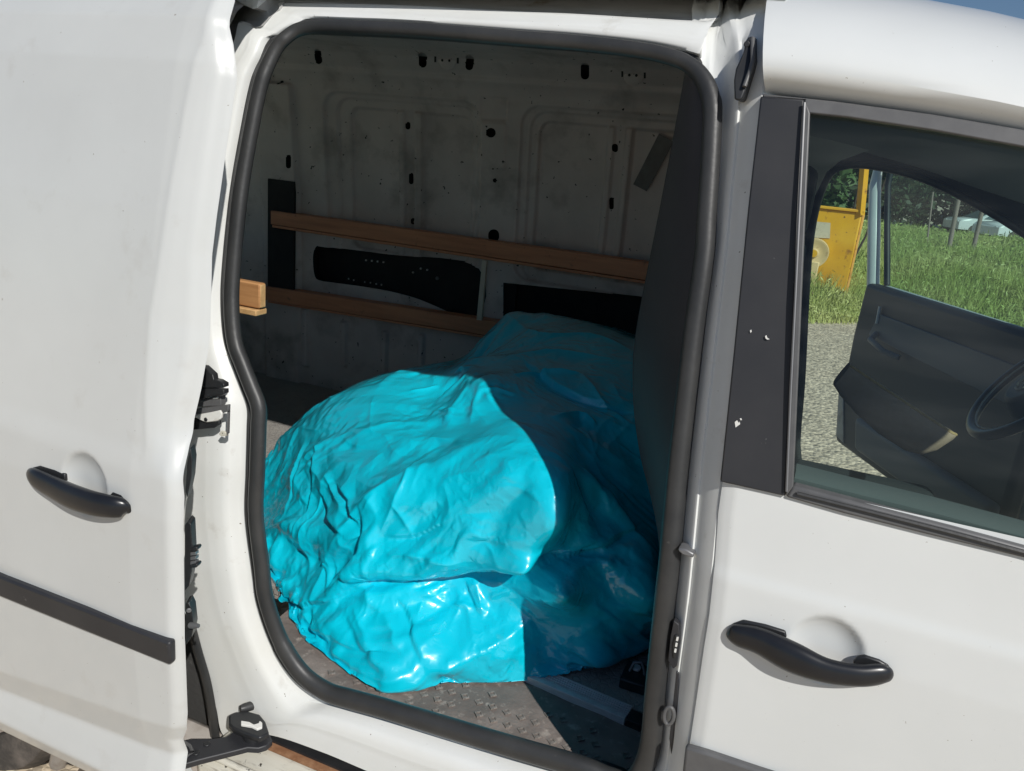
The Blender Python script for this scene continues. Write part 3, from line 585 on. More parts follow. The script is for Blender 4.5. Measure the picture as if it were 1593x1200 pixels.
# inner door top ledge seen through the glass
iv = [(1236, 744), (1330, 768), (1460, 800), (1600, 838), (1700, 865)]
a_ = np.array([on_side(u, v, .016) for u, v in iv]); 
loft('inner_door_panel', [a_-[0, 0, .04], a_+[0, .0, 0], a_+[0, .012, .006], a_+[0, .05, .002], a_+[0, .06, -.05], a_+[0, .06, -.6]], M['grey_plastic'], fd, closed=False, angle=50)

# ---- sliding door (open, standing outboard of the rear quarter)
DOFF = -.152
sdr = empty('sliding_door', (-1.2, DOFF, .45)); sdr.parent = van; sdr.matrix_parent_inverse = van.matrix_world.inverted(); bpy.context.view_layer.update()
TILT = .065
def Sd(x, z): return S(z)+DOFF-TILT*np.minimum(np.asarray(x)+.76, 0)
def on_door(u, v, off=0.0): return on_fn(u, v, lambda p: float(Sd(p[0], p[2]))+off, DOFF+.05)
dpx = [(374, -40), (366, 0), (357, 43), (363, 68), (367, 100), (369, 120), (350, 247), (328, 397), (313, 540), (310, 605), (302, 653), (295, 693), (287, 773), (286, 850), (288, 1000), (292, 1110), (291, 1133), (285, 1150), (288, 1200), (291, 1260)]
dp = np.array([on_door(*q) for q in dpx]); od = np.argsort(dp[:, 2])
def xd(z): return np.interp(z, dp[od, 2], dp[od, 0])
bpx = np.array([on_door(*q) for q in ((335, 0), (318, 57), (302, 100), (285, 187), (267, 287), (250, 397), (233, 500), (227, 617), (228, 690))]); ob = np.argsort(bpx[:, 2])
zb0 = on_door(245, 722)[2]
c1a, c1b = on_door(0, 1042), on_door(275, 1132); c2a, c2b = on_door(0, 1077), on_door(280, 1183); c3a, c3b = on_door(0, 1112), on_door(180, 1196)
def lz(x, a, b): return a[2]+(b[2]-a[2])*(x-a[0])/(b[0]-a[0])
def ydoor(x, z):
    y = Sd(x, z)
    xb = np.interp(z, bpx[ob, 2], bpx[ob, 0]); band = sstep(-.012, .02, x-xb)*sstep(-.03, .03, z-zb0+.02*0)
    y = y+np.maximum(x-xb, 0)*.36*sstep(zb0-.02, zb0+.05, z)-.0025*band
    y = y-.003*sstep(zb0+.02, zb0-.03, z)
    e = x-xd(z); y = y+.012*sstep(-.028, 0, e)**2
    z1, z2, z3 = lz(x, c1a, c1b), lz(x, c2a, c2b), lz(x, c3a, c3b)
    y = y+.20*np.clip(z1-z, 0, z1-z2)                                  # leans inwards below the first crease
    y = y-.34*np.clip(z2-.004-z, 0, z2-z3)                            # flares out again
    y = y+.30*np.maximum(z3-z, 0)
    return y
for _ in range(4):
    dp = np.array([on_fn(u, v, lambda p: float(ydoor(p[0], p[2])), DOFF+.05) for u, v in dpx]); od = np.argsort(dp[:, 2])
dcs = on_door(133, 753)
zbot = on_door(60, 1166)[2]
zs = np.linspace(.40, 1.78, 260); ts = np.concatenate([[0, .003, .006, .009, .012, .016, .020], np.linspace(.025, .62, 170), np.linspace(.64, 1, 16)])
def door_bottom(x): 
    a, b = on_door(0, 1136), on_door(135, 1199); return lz(x, a, b)
def build_sliding_skin():
    T, Zt = np.meshgrid(ts, np.linspace(0, 1, 300)); Z0 = .45+1.33*Zt
    Xg = xd(Z0)*(1-T)-1.78*T; zb_ = door_bottom(np.clip(Xg, -1.3, -.7)); Zg = zb_+(1.78-zb_)*Zt; Xg = xd(Zg)*(1-T)-1.78*T
    Yg = ydoor(Xg, Zg); rr = np.hypot(Xg-dcs[0], Zg-dcs[2])/.050
    Yg = Yg+.014*np.where(rr < 1, 1-np.clip(rr, 0, 1)**3.2, 0)
    V = np.stack([Xg, Yg, Zg], -1); h1 = V[:, :1]+[-.004, .003, 0]; h0 = V[:, :1]+[-.012, .008, 0]; h2 = V[:, :1]+[-.026, .016, 0]; h3 = V[:, :1]+[-.08, .045, 0]; h4 = V[:, :1]+[-.12, .055, 0]
    V = np.concatenate([h4, h3, h2, h0, h1, V], 1)
    b = V[:1]+np.array([0, .006, -.004]); b2 = b+np.array([0, .03, .006]); V = np.concatenate([b2, b, V], 0)
    return big('outer_skin', V.reshape(-1, 3), gridq(V.shape[0], V.shape[1]), M['door_white'], sdr, angle=50)
build_sliding_skin()
ip = np.array([[[x, float(Sd(x, z))+.062, z] for x in (-1.72, -1.3, -.85)] for z in np.linspace(.47, 1.70, 24)]); big('inner_panel', ip.reshape(-1, 3), gridq(24, 3), M['jamb'], sdr)
handle([(45, 735), (48, 738), (58, 745), (80, 757), (110, 772), (143, 783), (170, 788), (188, 790), (196, 791), (198, 791)], [.004, .011, .017, .0195, .021, .020, .018, .016, .011, .004],
       [.0, -.002, -.006, -.010, -.016, -.019, -.016, -.009, -.004, .0], on_door, sdr, M['gloss_black'])
plate('handle_bezel', [(44, 738), (50, 727), (62, 724), (85, 731), (100, 738), (101, 750), (80, 752), (60, 748)], lambda u, v: on_door(u, v, -.0035), (0, .006, 0), M['black'], sdr, bevel=.002)
plate('handle_bezel', [(168, 772), (175, 765), (188, 770), (197, 780), (199, 793), (190, 803), (172, 800)], lambda u, v: on_door(u, v, -.0035), (0, .006, 0), M['black'], sdr, bevel=.002)
plate('rub_strip', [(-140, 838), (0, 898), (130, 949), (263, 1001), (264, 1036), (130, 982), (0, 929), (-140, 868)], lambda u, v: on_door(u, v, -.013), (0, .014, 0), M['trim'], sdr, bevel=.004)
# front edge hardware
on_e = lambda u, v: on_side(u, v, DOFF+.035)
plate('latch_cover', [(288, 765), (291, 720), (296, 697), (299, 716), (297, 745), (291, 775)], on_e, (-.01, .02, 0), M['black'], sdr)
plate('contact_block', [(287, 818), (292, 811), (297, 816), (299, 855), (298, 890), (294, 912), (287, 920)], on_e, (-.01, .02, 0), M['black'], sdr)
for i in range(2): plate('contact_prong', [(296, 853+26*i), (305, 851+26*i), (307, 854+26*i), (305, 858+26*i), (296, 858+26*i)], lambda u, v: on_side(u, v, DOFF+.032), (-.002, .012, 0), M['black'], sdr)
for i in range(3): plate('contact_pad', [(296, 860+7*i), (304, 859+7*i), (304, 864+7*i), (296, 865+7*i)], lambda u, v: on_side(u, v, DOFF+.034), (-.001, .008, 0), M['steel'], sdr, bevel=.0004)
plate('guide_plate', [(288, 940), (293, 937), (298, 948), (301, 975), (298, 992), (289, 1004)], on_e, (-.01, .02, 0), M['black'], sdr)
pc = on_side(296, 973, DOFF+.03); pd_ = on_side(309, 974, DOFF+.03)
tube('guide_pin', [pc, pc+(pd_-pc)*.5, pd_], [.005, .0048, .0032], M['frame'], sdr, 12)
disc('guide_bolt', on_side(294, 949, DOFF+.033), (.6, -.8, 0), .004, .003, M['steel'], sdr, 10)
# lower roller arm
sa = lambda u, v: on_z(u, v, .497)
plate('roller_arm', [(283, 1153), (300, 1149), (330, 1149), (352, 1146), (362, 1139), (368, 1128), (380, 1122), (405, 1128), (420, 1143), (424, 1152), (415, 1160), (402, 1164), (385, 1163), (350, 1172), (310, 1182), (283, 1190)], sa, (0, 0, -.012), M['trim'], sdr, bevel=.002)
plate('roller_housing', [(356, 1126), (356, 1112), (366, 1107), (385, 1106), (404, 1111), (413, 1122), (419, 1140), (404, 1148), (380, 1140), (362, 1132)], lambda u, v: on_z(u, v, .518), (0, 0, -.012), M['black'], sdr, bevel=.003)
plate('roller_guide', [(375, 1121), (388, 1123), (395, 1127), (402, 1125), (404, 1121), (408, 1124), (408, 1131), (400, 1134), (392, 1130), (375, 1127)], lambda u, v: on_z(u, v, .523), (0, 0, -.005), M['plastic_white'], sdr, bevel=.001)
rc = sa(393, 1146); disc('roller', rc+[0, 0, -.004], (0, 0, 1), .017, .016, M['black'], sdr); disc('roller_pin', rc+[0, 0, .012], (0, 0, 1), .0075, .003, M['steel'], sdr, 14)
for q in ((322, 1158), (305, 1172)): disc('arm_rivet', sa(*q), (0, 0, 1), .006, .002, M['black'], sdr, 12)
tube('arm_rib', [sa(285, 1156)+[0, 0, .003], sa(296, 1163)+[0, 0, .003], sa(300, 1172)+[0, 0, .003], sa(288, 1182)+[0, 0, .003]], .003, M['frame'], sdr, 6)
# middle roller bracket at the rear pillar
mb = lambda u, v: on_side(u, v, .005)
zx = lambda q: (240+q[0]/6, 540+q[1]/6)
def mbp(name, pts, off, m, th=.012): plate(name, [zx(q) for q in pts], lambda u, v: on_side(u, v, off), (0, th, 0), m, van, bevel=.001)
mbp('hinge_bracket', [(400, 180), (460, 182), (545, 260), (552, 305), (600, 315), (648, 345), (650, 380), (400, 385)], .0, M['black'])
mbp('hinge_bracket', [(400, 392), (648, 400), (650, 440), (630, 452), (520, 462), (440, 490), (400, 490)], -.004, M['black'])
mbp('hinge_arm', [(390, 490), (440, 492), (480, 490), (540, 462), (620, 462), (622, 550), (390, 560)], .006, M['frame'])
mbp('hinge_shim', [(535, 490), (560, 468), (594, 466), (592, 484)], .004, M['plastic_white'], .003)
mbp('hinge_arm', [(385, 580), (600, 552), (690, 540), (688, 600), (640, 620), (612, 575), (600, 600), (385, 630)], .0, M['frame'], .006)
mbp('hinge_plate', [(380, 636), (520, 612), (612, 592), (628, 620), (620, 670), (590, 690), (480, 705), (420, 680), (376, 655)], -.002, M['plastic_white'], .005)
mbp('hinge_hook', [(365, 700), (376, 662), (420, 690), (480, 712), (560, 706), (604, 692), (604, 730), (560, 756), (480, 764), (360, 775)], .002, M['black'], .006)
mbp('hinge_leg', [(680, 545), (690, 545), (682, 815), (672, 815)], .004, M['frame'], .006)
mbp('hinge_foot', [(600, 815), (620, 785), (650, 790), (680, 812), (672, 832), (625, 836)], .008, M['ledge'], .004)
disc('hinge_rivet', mb(*zx((518, 663)))+[0, -.008, 0], (0, -1, 0), .0035, .002, M['black'], van, 10)
disc('hinge_bolt', mb(*zx((436, 240)))+[0, -.006, 0], (0, -1, 0), .0045, .002, M['frame'], van, 10)
st = on_side(395, 1097, .03); tube('rubber_stop', [st, st+[-.008, -.016, .002], st+[-.012, -.022, .003]], [.0085, .0085, .006], M['seal'], van, 14, up=(0, 0, 1))
# B pillar hardware
plate('stop_bracket', [(1157, 77), (1158, 66), (1164, 57), (1174, 57), (1175, 95), (1171, 110), (1155, 153), (1150, 157), (1142, 155), (1141, 125), (1144, 107), (1155, 84)], lambda u, v: on_side(u, v, .004), (.004, .03, 0), M['black'], van, bevel=.003)
tube('stop_bracket_edge', [on_side(u, v, .001) for u, v in ((1171, 60), (1171, 95), (1168, 108), (1158, 135))], .003, M['frame'], van, 8)
disc('stop_bracket_bolt', on_side(1162, 69, .003), (0, -1, 0), .004, .002, M['trim'], van, 10)
plate('striker', [(1055, 853), (1068, 855), (1080, 862), (1078, 869), (1062, 864), (1055, 858)], lambda u, v: on_side(u, v, .02), (0, .02, 0), M['steel'], van, bevel=.002)
plate('contact_plate', [(1048, 966), (1056, 972), (1058, 1000), (1052, 1038), (1047, 1041), (1039, 1028), (1043, 990)], lambda u, v: on_side(u, v, .026), (.0, .01, 0), M['trim'], van, bevel=.001)
plate('contact_socket', [(1050, 988), (1055, 990), (1055, 1005), (1051, 1025), (1047, 1024), (1046, 1005)], lambda u, v: on_side(u, v, .024), (.0, .004, 0), M['black'], van, bevel=.001)
for i in range(3): plate('contact_tip', [(1052.5-1.5*i, 992+9*i), (1055.5-1.5*i, 993+9*i), (1054.5-1.5*i, 998+9*i), (1051.5-1.5*i, 997+9*i)], lambda u, v: on_side(u, v, .022), (0, .003, 0), M['plastic_white'], van, bevel=0)
cg = on_side(1041, 1112, .026); V = [cg+[.0065*math.cos(t)*1.0, -.002, .014*math.sin(t)] for t in np.linspace(0, 2*math.pi, 24, endpoint=False)]
tube('guide_ring', V, .003, M['frame'], van, 8, closed=True)
plate('jamb_cover_strip', [(1052, 1045), (1056, 1048), (1053, 1140), (1044, 1175), (1041, 1150)], lambda u, v: on_side(u, v, .028), (0, .004, 0), M['trim'], van, bevel=.001)
for q in (((1096, 745), (1100, 758), (1097, 768), (1092, 765)), ((1127, 602), (1130, 610), (1128, 612), (1125, 607)), ((1112, 668), (1114, 676), (1112, 678), (1110, 672)), ((1114, 700), (1117, 718), (1115, 718), (1112, 704))):
    pass

# ================================================================== cargo interior
WZk = np.array([.4, .9, 1.30, 1.55, 1.68, 1.74, 1.78, 1.80]); WYk = np.array([1.52, 1.50, 1.485, 1.455, 1.435, 1.40, 1.34, 1.24])
def Yw(z): return np.interp(z, WZk, WYk)
def on_wall(u, v, off=0.0): return on_fn(u, v, lambda p: Yw(p[2])+off, 1.45)
wx = lambda u, v: on_wall(u, v)[[0, 2]]
nx, nz = 520, 320
X, Z = np.meshgrid(np.linspace(-2.25, -.01, nx), np.linspace(.50, 1.80, nz))
dep = np.zeros_like(X)
def rect_px(l, r, t, b, rad):
    """l,r: px on left/right edge, t,b: px on top/bottom edge"""
    x0, x1, z1, z0 = wx(*l)[0], wx(*r)[0], wx(*t)[1], wx(*b)[1]
    return sd_rrect(X, Z, (x0+x1)/2, (z0+z1)/2, abs(x1-x0)/2, abs(z1-z0)/2, rad)
def groove(s, d, w=.006): return 1.6*d*sstep(w*.62, -w*.62, s)
big1 = rect_px((508, 260), (746, 260), (640, 152), (640, 420), .06); dep += groove(big1, .008, .008)
mid1 = rect_px((524, 260), (738, 260), (640, 160), (640, 420), .055); dep += groove(mid1, .006, .006)
p1 = rect_px((543, 260), (729, 260), (640, 174), (640, 400), .035); dep += groove(p1, .009, .004)
rib1 = rect_px((616, 260), (653, 260), (640, 150), (640, 420), .01); m1 = sstep(.004, -.004, p1); dep -= m1*groove(rib1, .014, .005)
rib1b = rect_px((626, 260), (641, 260), (640, 150), (640, 420), .01); dep += m1*groove(rib1b, .007, .004)
big2 = rect_px((808, 260), (1150, 260), (900, 170), (900, 450), .06); dep += groove(big2, .008, .008)
mid2 = rect_px((820, 260), (1140, 260), (900, 178), (900, 450), .055); dep += groove(mid2, .006, .006)
p2 = rect_px((833, 260), (1130, 260), (900, 193), (900, 430), .035); dep += groove(p2, .009, .004)
rib2 = rect_px((938, 260), (977, 260), (950, 150), (950, 450), .01); m2 = sstep(.004, -.004, p2); dep -= m2*groove(rib2, .014, .005)
rib2b = rect_px((949, 260), (966, 260), (950, 150), (950, 450), .01); dep += m2*groove(rib2b, .007, .004)
pl1 = rect_px((748, 170), (788, 170), (768, 152), (768, 187), .008); dep += groove(pl1, .004, .003)
pl2 = rect_px((748, 230), (787, 230), (768, 191), (768, 262), .008); dep += groove(pl2, -.004, .003)
zbd = wx(640, 119)[1]; dep += -.007*np.exp(-((Z-zbd)/.010)**2)+.004*np.exp(-((Z-zbd+.03)/.016)**2)
lp = rect_px((411, 300), (466, 300), (440, 130), (440, 620), .01); dep += groove(lp, -.012, .006)
for (u, vt, vb) in ((475, 480, 570), (535, 500, 570), (598, 515, 580), (655, 520, 590)):
    s = rect_px((u-4, (vt+vb)/2), (u+5, (vt+vb)/2), (u, vt), (u, vb), .008); dep += groove(s, -.009, .006)
dep += .0015*pnoise(np.stack([X.ravel()*4, Z.ravel()*4, X.ravel()*0], 1)).reshape(X.shape)
# holes through the sheet
def slot(c, w, h, ang=0):
    a = math.radians(ang); pts = []
    w, h = w/2, h/2; r = min(w, h)
    for t in np.linspace(0, 2*math.pi, 24, endpoint=False)+math.pi/24:
        x, y = r*math.cos(t), r*math.sin(t)
        if h > w: y += math.copysign(h-r, y)
        else: x += math.copysign(w-r, x)
        pts.append(wx(c[0]+x*math.cos(a)-y*math.sin(a), c[1]+x*math.sin(a)+y*math.cos(a)))
    return sd_poly(X, Z, pts)
hl = [slot((495, 88), 11, 24, -8), slot((657, 93), 12, 25, -6), slot((730, 97), 12, 25), slot((910, 111), 13, 26), slot((765, 207), 15, 15), slot((454, 252), 8, 21), slot((438, 129), 7, 7),
      slot((629, 195), 7, 12), slot((634, 278), 7, 18), slot((954, 230), 8, 13), slot((948, 317), 7, 19), slot((770, 281), 7, 7), slot((637, 345), 7, 10), slot((768, 367), 17, 20)]
cut1 = [(492, 384), (505, 385), (600, 397), (745, 418), (745, 500), (716, 497), (700, 487), (672, 474), (640, 462), (590, 450), (520, 440), (500, 437), (490, 430), (487, 400)]
cut1 = cr([wx(*q) for q in cut1], 4, True); cut2 = [wx(*q) for q in ((783, 440), (900, 452), (1060, 470), (1060, 600), (783, 560))]
hl += [sd_poly(X, Z, cut1), sd_poly(X, Z, cut2)]
sd = np.minimum.reduce(hl)
X2, Z2, Q = cut_grid(X, Z, sd)
fw = big('far_wall', np.stack([X2, Yw(Z2)+dep, Z2], -1).reshape(-1, 3), Q, M['bare'], van)
# perforated dark board behind the cut-outs, with pale dots on it
X3, Z3 = np.meshgrid(np.linspace(-2.25, -.06, 40), np.linspace(.5, 1.80, 40))
big('cavity_shade_sheet', np.stack([X3, Yw(Z3)+.10, Z3], -1).reshape(-1, 3), gridq(40, 40), M['dark'], van)  # dark sheet stands in for the shade inside the wall cavity
tagp = [(570, 405), (579, 406), (588, 407), (597, 408), (543, 434), (551, 436), (568, 439), (577, 440), (586, 442), (594, 443), (655, 418), (665, 420), (643, 424)]
fast = disc('pale_dot', on_wall(*tagp[0], .066), (0, -1, 0), .0035, .004, M['plastic_white'], van, 8, bevel=0)
for q in tagp[1:]:
    c = fast.copy(); COL.objects.link(c); c.parent = van; c.matrix_parent_inverse = van.matrix_world.inverted(); c.location = Vector(on_wall(*q, .066)-on_wall(*tagp[0], .066))+fast.location
box('insulation_board', (wx(480, 400)[0], 1.56, .92), (wx(750, 450)[0]+.1, 1.575, 1.16), M['dark'], van, bevel=0)
disc('grey_dot', on_wall(681, 433, .06), (0, -1, 0), .007, .006, M['steel'], van, 12)  # larger grey dot, drawn as a raised disc
for c_, n_ in (((694, 94), 1), ((985, 117), 1)):
    b_ = on_wall(*c_, -.004); V, Fc = lathe_geo(b_+[0, .006, 0], (0, -1, -.35), [(0, .030), (.004, .024), (.006, 0)], 20); mk('stamped_boss', V, Fc, M['bare'], van, fix=True)
    for du in (-6, 5): disc('boss_hole_shade', on_wall(c_[0]+du, c_[1]+.6*(du > 0), -.0095), (0, -1, -.35), .004, .001, M['dark'], van, 10, bevel=0)  # dark discs on the boss stand in for shaded holes
    for du in (-17, 18): plate('boss_slit_shade', [(c_[0]+du-1.5, c_[1]-5+du*.06), (c_[0]+du+1.5, c_[1]-5+du*.06), (c_[0]+du+1.5, c_[1]+4+du*.06), (c_[0]+du-1.5, c_[1]+4+du*.06)], lambda u, v: on_wall(u, v, -.002), (0, .001, 0), M['dark'], van, bevel=0)  # dark strips on the sheet stand in for shaded slits
for q in ((763, 258), (770, 256), (776, 258), (767, 263), (774, 262)): disc('vent_hole_shade', on_wall(*q, -.0045), (0, -1, -.1), .0028, .001, M['dark'], van, 8, bevel=0)  # small dark discs painted in as the shade of a hole cluster
tp = plate('tape_strip', [(1025, 208), (1048, 221), (1006, 298), (985, 287)], lambda u, v: on_wall(u, v, .012), (0, .002, 0), M['tape'], van, bevel=0)
box('backing_panel', (wx(426, 360)[0], 1.455, wx(440, 452)[1]), (wx(466, 360)[0], 1.468, wx(440, 280)[1]), M['dark'], van, bevel=.001)
# floor, step, edge strip
FZ = .575
fy = on_z(835, 1045, FZ)[1]
box('cargo_floor', (-2.28, .285, FZ-.03), (-.005, 1.52, FZ), M['floor'], van, bevel=0)
X, Y = np.meshgrid(np.linspace(-.78, .06, 120), np.linspace(.05, .30, 50))
ZS = .566+.0015*pnoise(np.stack([X.ravel()*25, Y.ravel()*25, X.ravel()*0], 1)).reshape(X.shape)
big('step_mat', np.stack([X, Y, ZS], -1).reshape(-1, 3), gridq(*X.shape), M['step'], van)
e0, e1 = on_z(700, 992, FZ+.008), on_z(976, 1110, FZ+.008); dd = (e1-e0); dd[2] = 0; L = np.linalg.norm(dd); dd /= L; nn = np.array([-dd[1], dd[0], 0])
def strip(name, a, b, w0, w1, z0, z1, m):
    p, q = e0+dd*a, e0+dd*b; P = [p+nn*w0, q+nn*w0, q+nn*w1, p+nn*w1]; P = [np.array([x[0], x[1], z1]) for x in P]
    V, Fc = prism_geo(P, (0, 0, z0-z1)); return mk(name, V, Fc, m, van, bevel=.001, fix=True)
strip('edge_strip', -.5, L, -.012, .0, .560, FZ+.005, M['chrome'])
for i in range(5): strip('edge_strip_rib', -.5, L, .003+i*.006, .0065+i*.006, FZ, FZ+.0035, M['chrome'])
strip('edge_strip_end', L+.002, L+.03, -.012, .02, .560, FZ+.005, M['black'])
# studs of the worn step
sv, sf = [], []
hs, hw = .0062, .0038
sv = [(-hs, -hs, 0), (hs, -hs, 0), (hs, hs, 0), (-hs, hs, 0), (-hs, -hs, .0022), (hs, -hs, .0022), (hs, hs, .0022), (-hs, hs, .0022), (-hw, -hw, .0022), (hw, -hw, .0022), (hw, hw, .0022), (-hw, hw, .0022), (-hw, -hw, .0006), (hw, -hw, .0006), (hw, hw, .0006), (-hw, hw, .0006)]
for a in range(4):
    b = (a+1) % 4; sf += [[a, b, 4+b, 4+a], [4+a, 4+b, 8+b, 8+a], [8+a, 8+b, 12+b, 12+a]]
sf.append([12, 13, 14, 15])
stud0 = None
for i in range(5):
    for j in range(24):
        x, y = -.60+j*.0275+(.0137 if i % 2 else 0), .085+i*.030
        if rng.random() < .42: continue
        c0 = np.array([x, y, 0])
        if stud0 is None:
            stud0 = mk('stud', np.array(sv), sf, M['stud'], None, angle=20); o = stud0
        else:
            o = D.objects.new('stud', stud0.data); COL.objects.link(o)
        o.location = (x, y, .5665); o.rotation_euler[2] = .78+rng.normal()*.06; o.parent = van; o.matrix_parent_inverse = van.matrix_world.inverted()
        o.scale = (1, 1, rng.uniform(.5, 1.2))
# floor anchor with hook in the right corner
ac = on_z(985, 1062, FZ); box('floor_anchor', (ac[0]-.022, ac[1]-.03, FZ), (ac[0]+.03, ac[1]+.035, FZ+.022), M['black'], van, bevel=.003)
tube('anchor_hook', [ac+[-.01, .0, .022], ac+[-.005, .005, .04], ac+[.008, .008, .044], ac+[.016, .006, .03], ac+[.018, .004, .02]], .003, M['steel'], van, 8)
disc('anchor_clip', ac+[0, .012, .023], (0, 0, 1), .009, .005, M['plastic_white'], van, 10)
# near-side inner wall, rear doors, ceiling (closing the bay)
box('near_inner_wall', (-2.25, .155, FZ), (-.93, .175, 1.70), M['bare'], van, bevel=0)
rear_sheet = [((-2.33, .1, .45), (-2.28, 1.69, 1.12)), ((-2.33, .1, 1.12), (-2.28, .20, 1.66)), ((-2.33, .80, 1.12), (-2.28, .98, 1.66)), ((-2.33, 1.59, 1.12), (-2.28, 1.69, 1.66)), ((-2.33, .1, 1.66), (-2.28, 1.69, 1.76))]
V, Fc = merge([box_geo(np.array(a)+[0, 0, .0005*i], np.array(b)) for i, (a, b) in enumerate(rear_sheet)]); mk('rear_door_panel', V, Fc, M['white'], van, smooth=False)
for y0, y1 in ((.20, .80), (.98, 1.59)): mk('added_rear_window', [(-2.305, y0-.01, 1.11), (-2.305, y1+.01, 1.11), (-2.305, y1+.01, 1.67), (-2.305, y0-.01, 1.67)], [[0, 1, 2, 3]], M['glass'], van, smooth=False)  # unseen glazing, added so that daylight brightens the far wall
X3, Y3 = np.meshgrid(np.linspace(-2.27, .0, 30), np.linspace(.24, 1.50, 24)); big('cargo_ceiling', np.stack([X3, Y3, 1.795+0*X3-.02*((Y3-.87)/.63)**4], -1).reshape(-1, 3), gridq(*X3.shape), M['bare'], van)
zz = np.linspace(.2, 1.76, 40); X3, Z3 = np.meshgrid(np.linspace(-2.32, .0, 20), zz); big('far_side_panel', np.stack([X3, 1.79-S(Z3), Z3], -1).reshape(-1, 3), gridq(*X3.shape), M['white'], van)
# bulkhead and the curved pillar lining
ek = [(1066, 95), (1064, 120), (1045, 225), (1022, 345), (1005, 430), (990, 510), (984, 570), (986, 640), (996, 710), (1010, 765), (1022, 820), (1030, 890), (1028, 950), (1020, 1010), (1008, 1090), (998, 1165)]
Ey = np.interp(np.arange(len(ek)), [0, 3, 6, 9, 13, 15], [.17, .22, .25, .25, .22, .16])
E3 = cr(np.array([on_y(u, v, y) for (u, v), y in zip(ek, Ey)]), 4)
zE = E3[:, 2]; sr = [i for i in range(NR) if inn[i, 0] > 985 and 100 < inn[i, 1] < 1216]; sp = ring_in[sr]; o2 = np.argsort(sp[:, 2])
xs_ = np.interp(zE, sp[o2, 2], sp[o2, 0]); ys_ = np.interp(zE, sp[o2, 2], sp[o2, 1])
B0 = np.stack([xs_+.012, ys_+.012, zE], 1)
R_ = [B0]
for t in (.2, .45, .7, .88, .96):
    P = B0*(1-t)+E3*t; P[:, 1] -= .030*math.sin(math.pi*t)*.6; P[:, 0] -= .0*t; R_.append(P)
R_ += [E3, E3+[.004, .012, 0], E3+[.03, .03, 0]]
for y in (.5, 1.0, 1.5): R_.append(np.stack([np.full(len(E3), -.02), np.full(len(E3), y), zE], 1))
loft('bulkhead', R_, M['bulk'], van, closed=False, angle=60)
box('bulkhead_core', (-.018, .33, .42), (.0, 1.56, 1.78), M['bulk'], van, bevel=0)

# ---- cab: far side with its open doorway, roof lining, dash, seats
ap = [(1240, 690), (1247, 600), (1252, 500), (1257, 410), (1265, 345), (1277, 300), (1292, 270), (1312, 259), (1345, 257), (1400, 267), (1450, 284), (1500, 308), (1560, 342), (1640, 395), (1760, 470)]
yf = lambda p: 1.79-S(p[2])-.07
ap3 = [on_fn(u, v, yf, 1.65) for u, v in ap]; x0 = ap3[0][0]
poly = [(p[0], p[2]) for p in ap3]+[(.98, 1.05), (1.02, .6), (.95, .46), (.14, .46), (x0+.03, .56)]
X, Z = np.meshgrid(np.linspace(-.02, 1.25, 190), np.linspace(.30, 1.70, 210)); sd = sd_poly(X, Z, cr(np.array(poly), 3, True)); X2, Z2, Q = cut_grid(X, Z, sd)
big('far_cab_side', np.stack([X2, 1.79-S(Z2)-.07, Z2], -1).reshape(-1, 3), Q, M['cabin'], van)
apt = cr(np.array([(a, 1.79-float(S(b))-.073, b) for a, b in poly]), 3, True); tube('far_door_seal', apt, .011, M['seal'], van, 8, closed=True)
big('far_cab_outer', np.stack([X2, 1.79-S(Z2), Z2], -1).reshape(-1, 3), Q, M['white'], van)
X3, Y3 = np.meshgrid(np.linspace(.0, .92, 16), np.linspace(.17, 1.62, 24)); big('headliner', np.stack([X3, Y3, 1.765-.14*(np.abs(Y3-.895)/.725)**3-zdrop(X3, 1.75)], -1).reshape(-1, 3), gridq(*X3.shape), M['headliner'], van)
zt_ = on_fn(1262, 230, yf, 1.65)
plate('pillar_lining', [(1250, 190), (1320, 196), (1412, 222), (1350, 235), (1308, 250), (1286, 268), (1268, 305), (1258, 350), (1250, 350)], lambda u, v: on_fn(u, v, lambda p: yf(p)-.012, 1.6), (0, .01, 0), M['headliner'], van, bevel=.003)
# windscreen and bonnet (outside the picture)
gp = [(.93, .22, 1.62), (.93, 1.57, 1.62), (1.38, 1.70, 1.16), (1.38, .09, 1.16)]
mk('windscreen', gp, [[0, 1, 2, 3]], M['glass'], van, smooth=False)
for s, y in ((1, .2), (-1, 1.59)): tube('windscreen_pillar', [(.90, y, 1.63), (1.12, y-.07*s, 1.42), (1.40, y-.13*s, 1.14)], .035, M['white'], van, 8)
bx = [1.05, 1.38, 1.6, 1.85, 2.0, 2.04, 2.02]; bz_ = [1.16, 1.15, 1.10, 1.0, .85, .6, .3]
loft('bonnet', [[(x, .10, z-.06), (x, .25, z), (x, .9, z+.02), (x, 1.54, z), (x, 1.69, z-.06)] for x, z in zip(bx, bz_)], M['white'], van, closed=False)
for y in (.02, 1.77):
    X3, Z3 = np.meshgrid(np.linspace(1.055, 2.0, 20), np.linspace(.3, 1.1, 20)); k_ = np.hypot(X3-1.25-.0, Z3-.3) > .0
    Xc, Zc, Qc = cut_grid(X3, Z3, np.minimum(np.hypot(X3-1.24, Z3-.31)-.36, 1.12-.25*(X3-1.05)-Z3)); big('front_wing', np.stack([Xc, np.full_like(Xc, y)+(.0 if y > 1 else 0), Zc], -1).reshape(-1, 3), Qc, M['white'], van)
    V, Fc = lathe_geo((1.24, .12 if y < 1 else 1.67, .31), (0, -1 if y < 1 else 1, 0), [(-.1, 0), (-.1, .28), (-.08, .31), (.06, .31), (.09, .29), (.085, .2), (.05, .15), (.07, 0)], 32); mk('front_wheel', V, Fc, M['tyre'], van, fix=True)
box('cab_floor', (-.05, .03, .36), (1.3, 1.74, .40), M['cabin'], van, bevel=0)
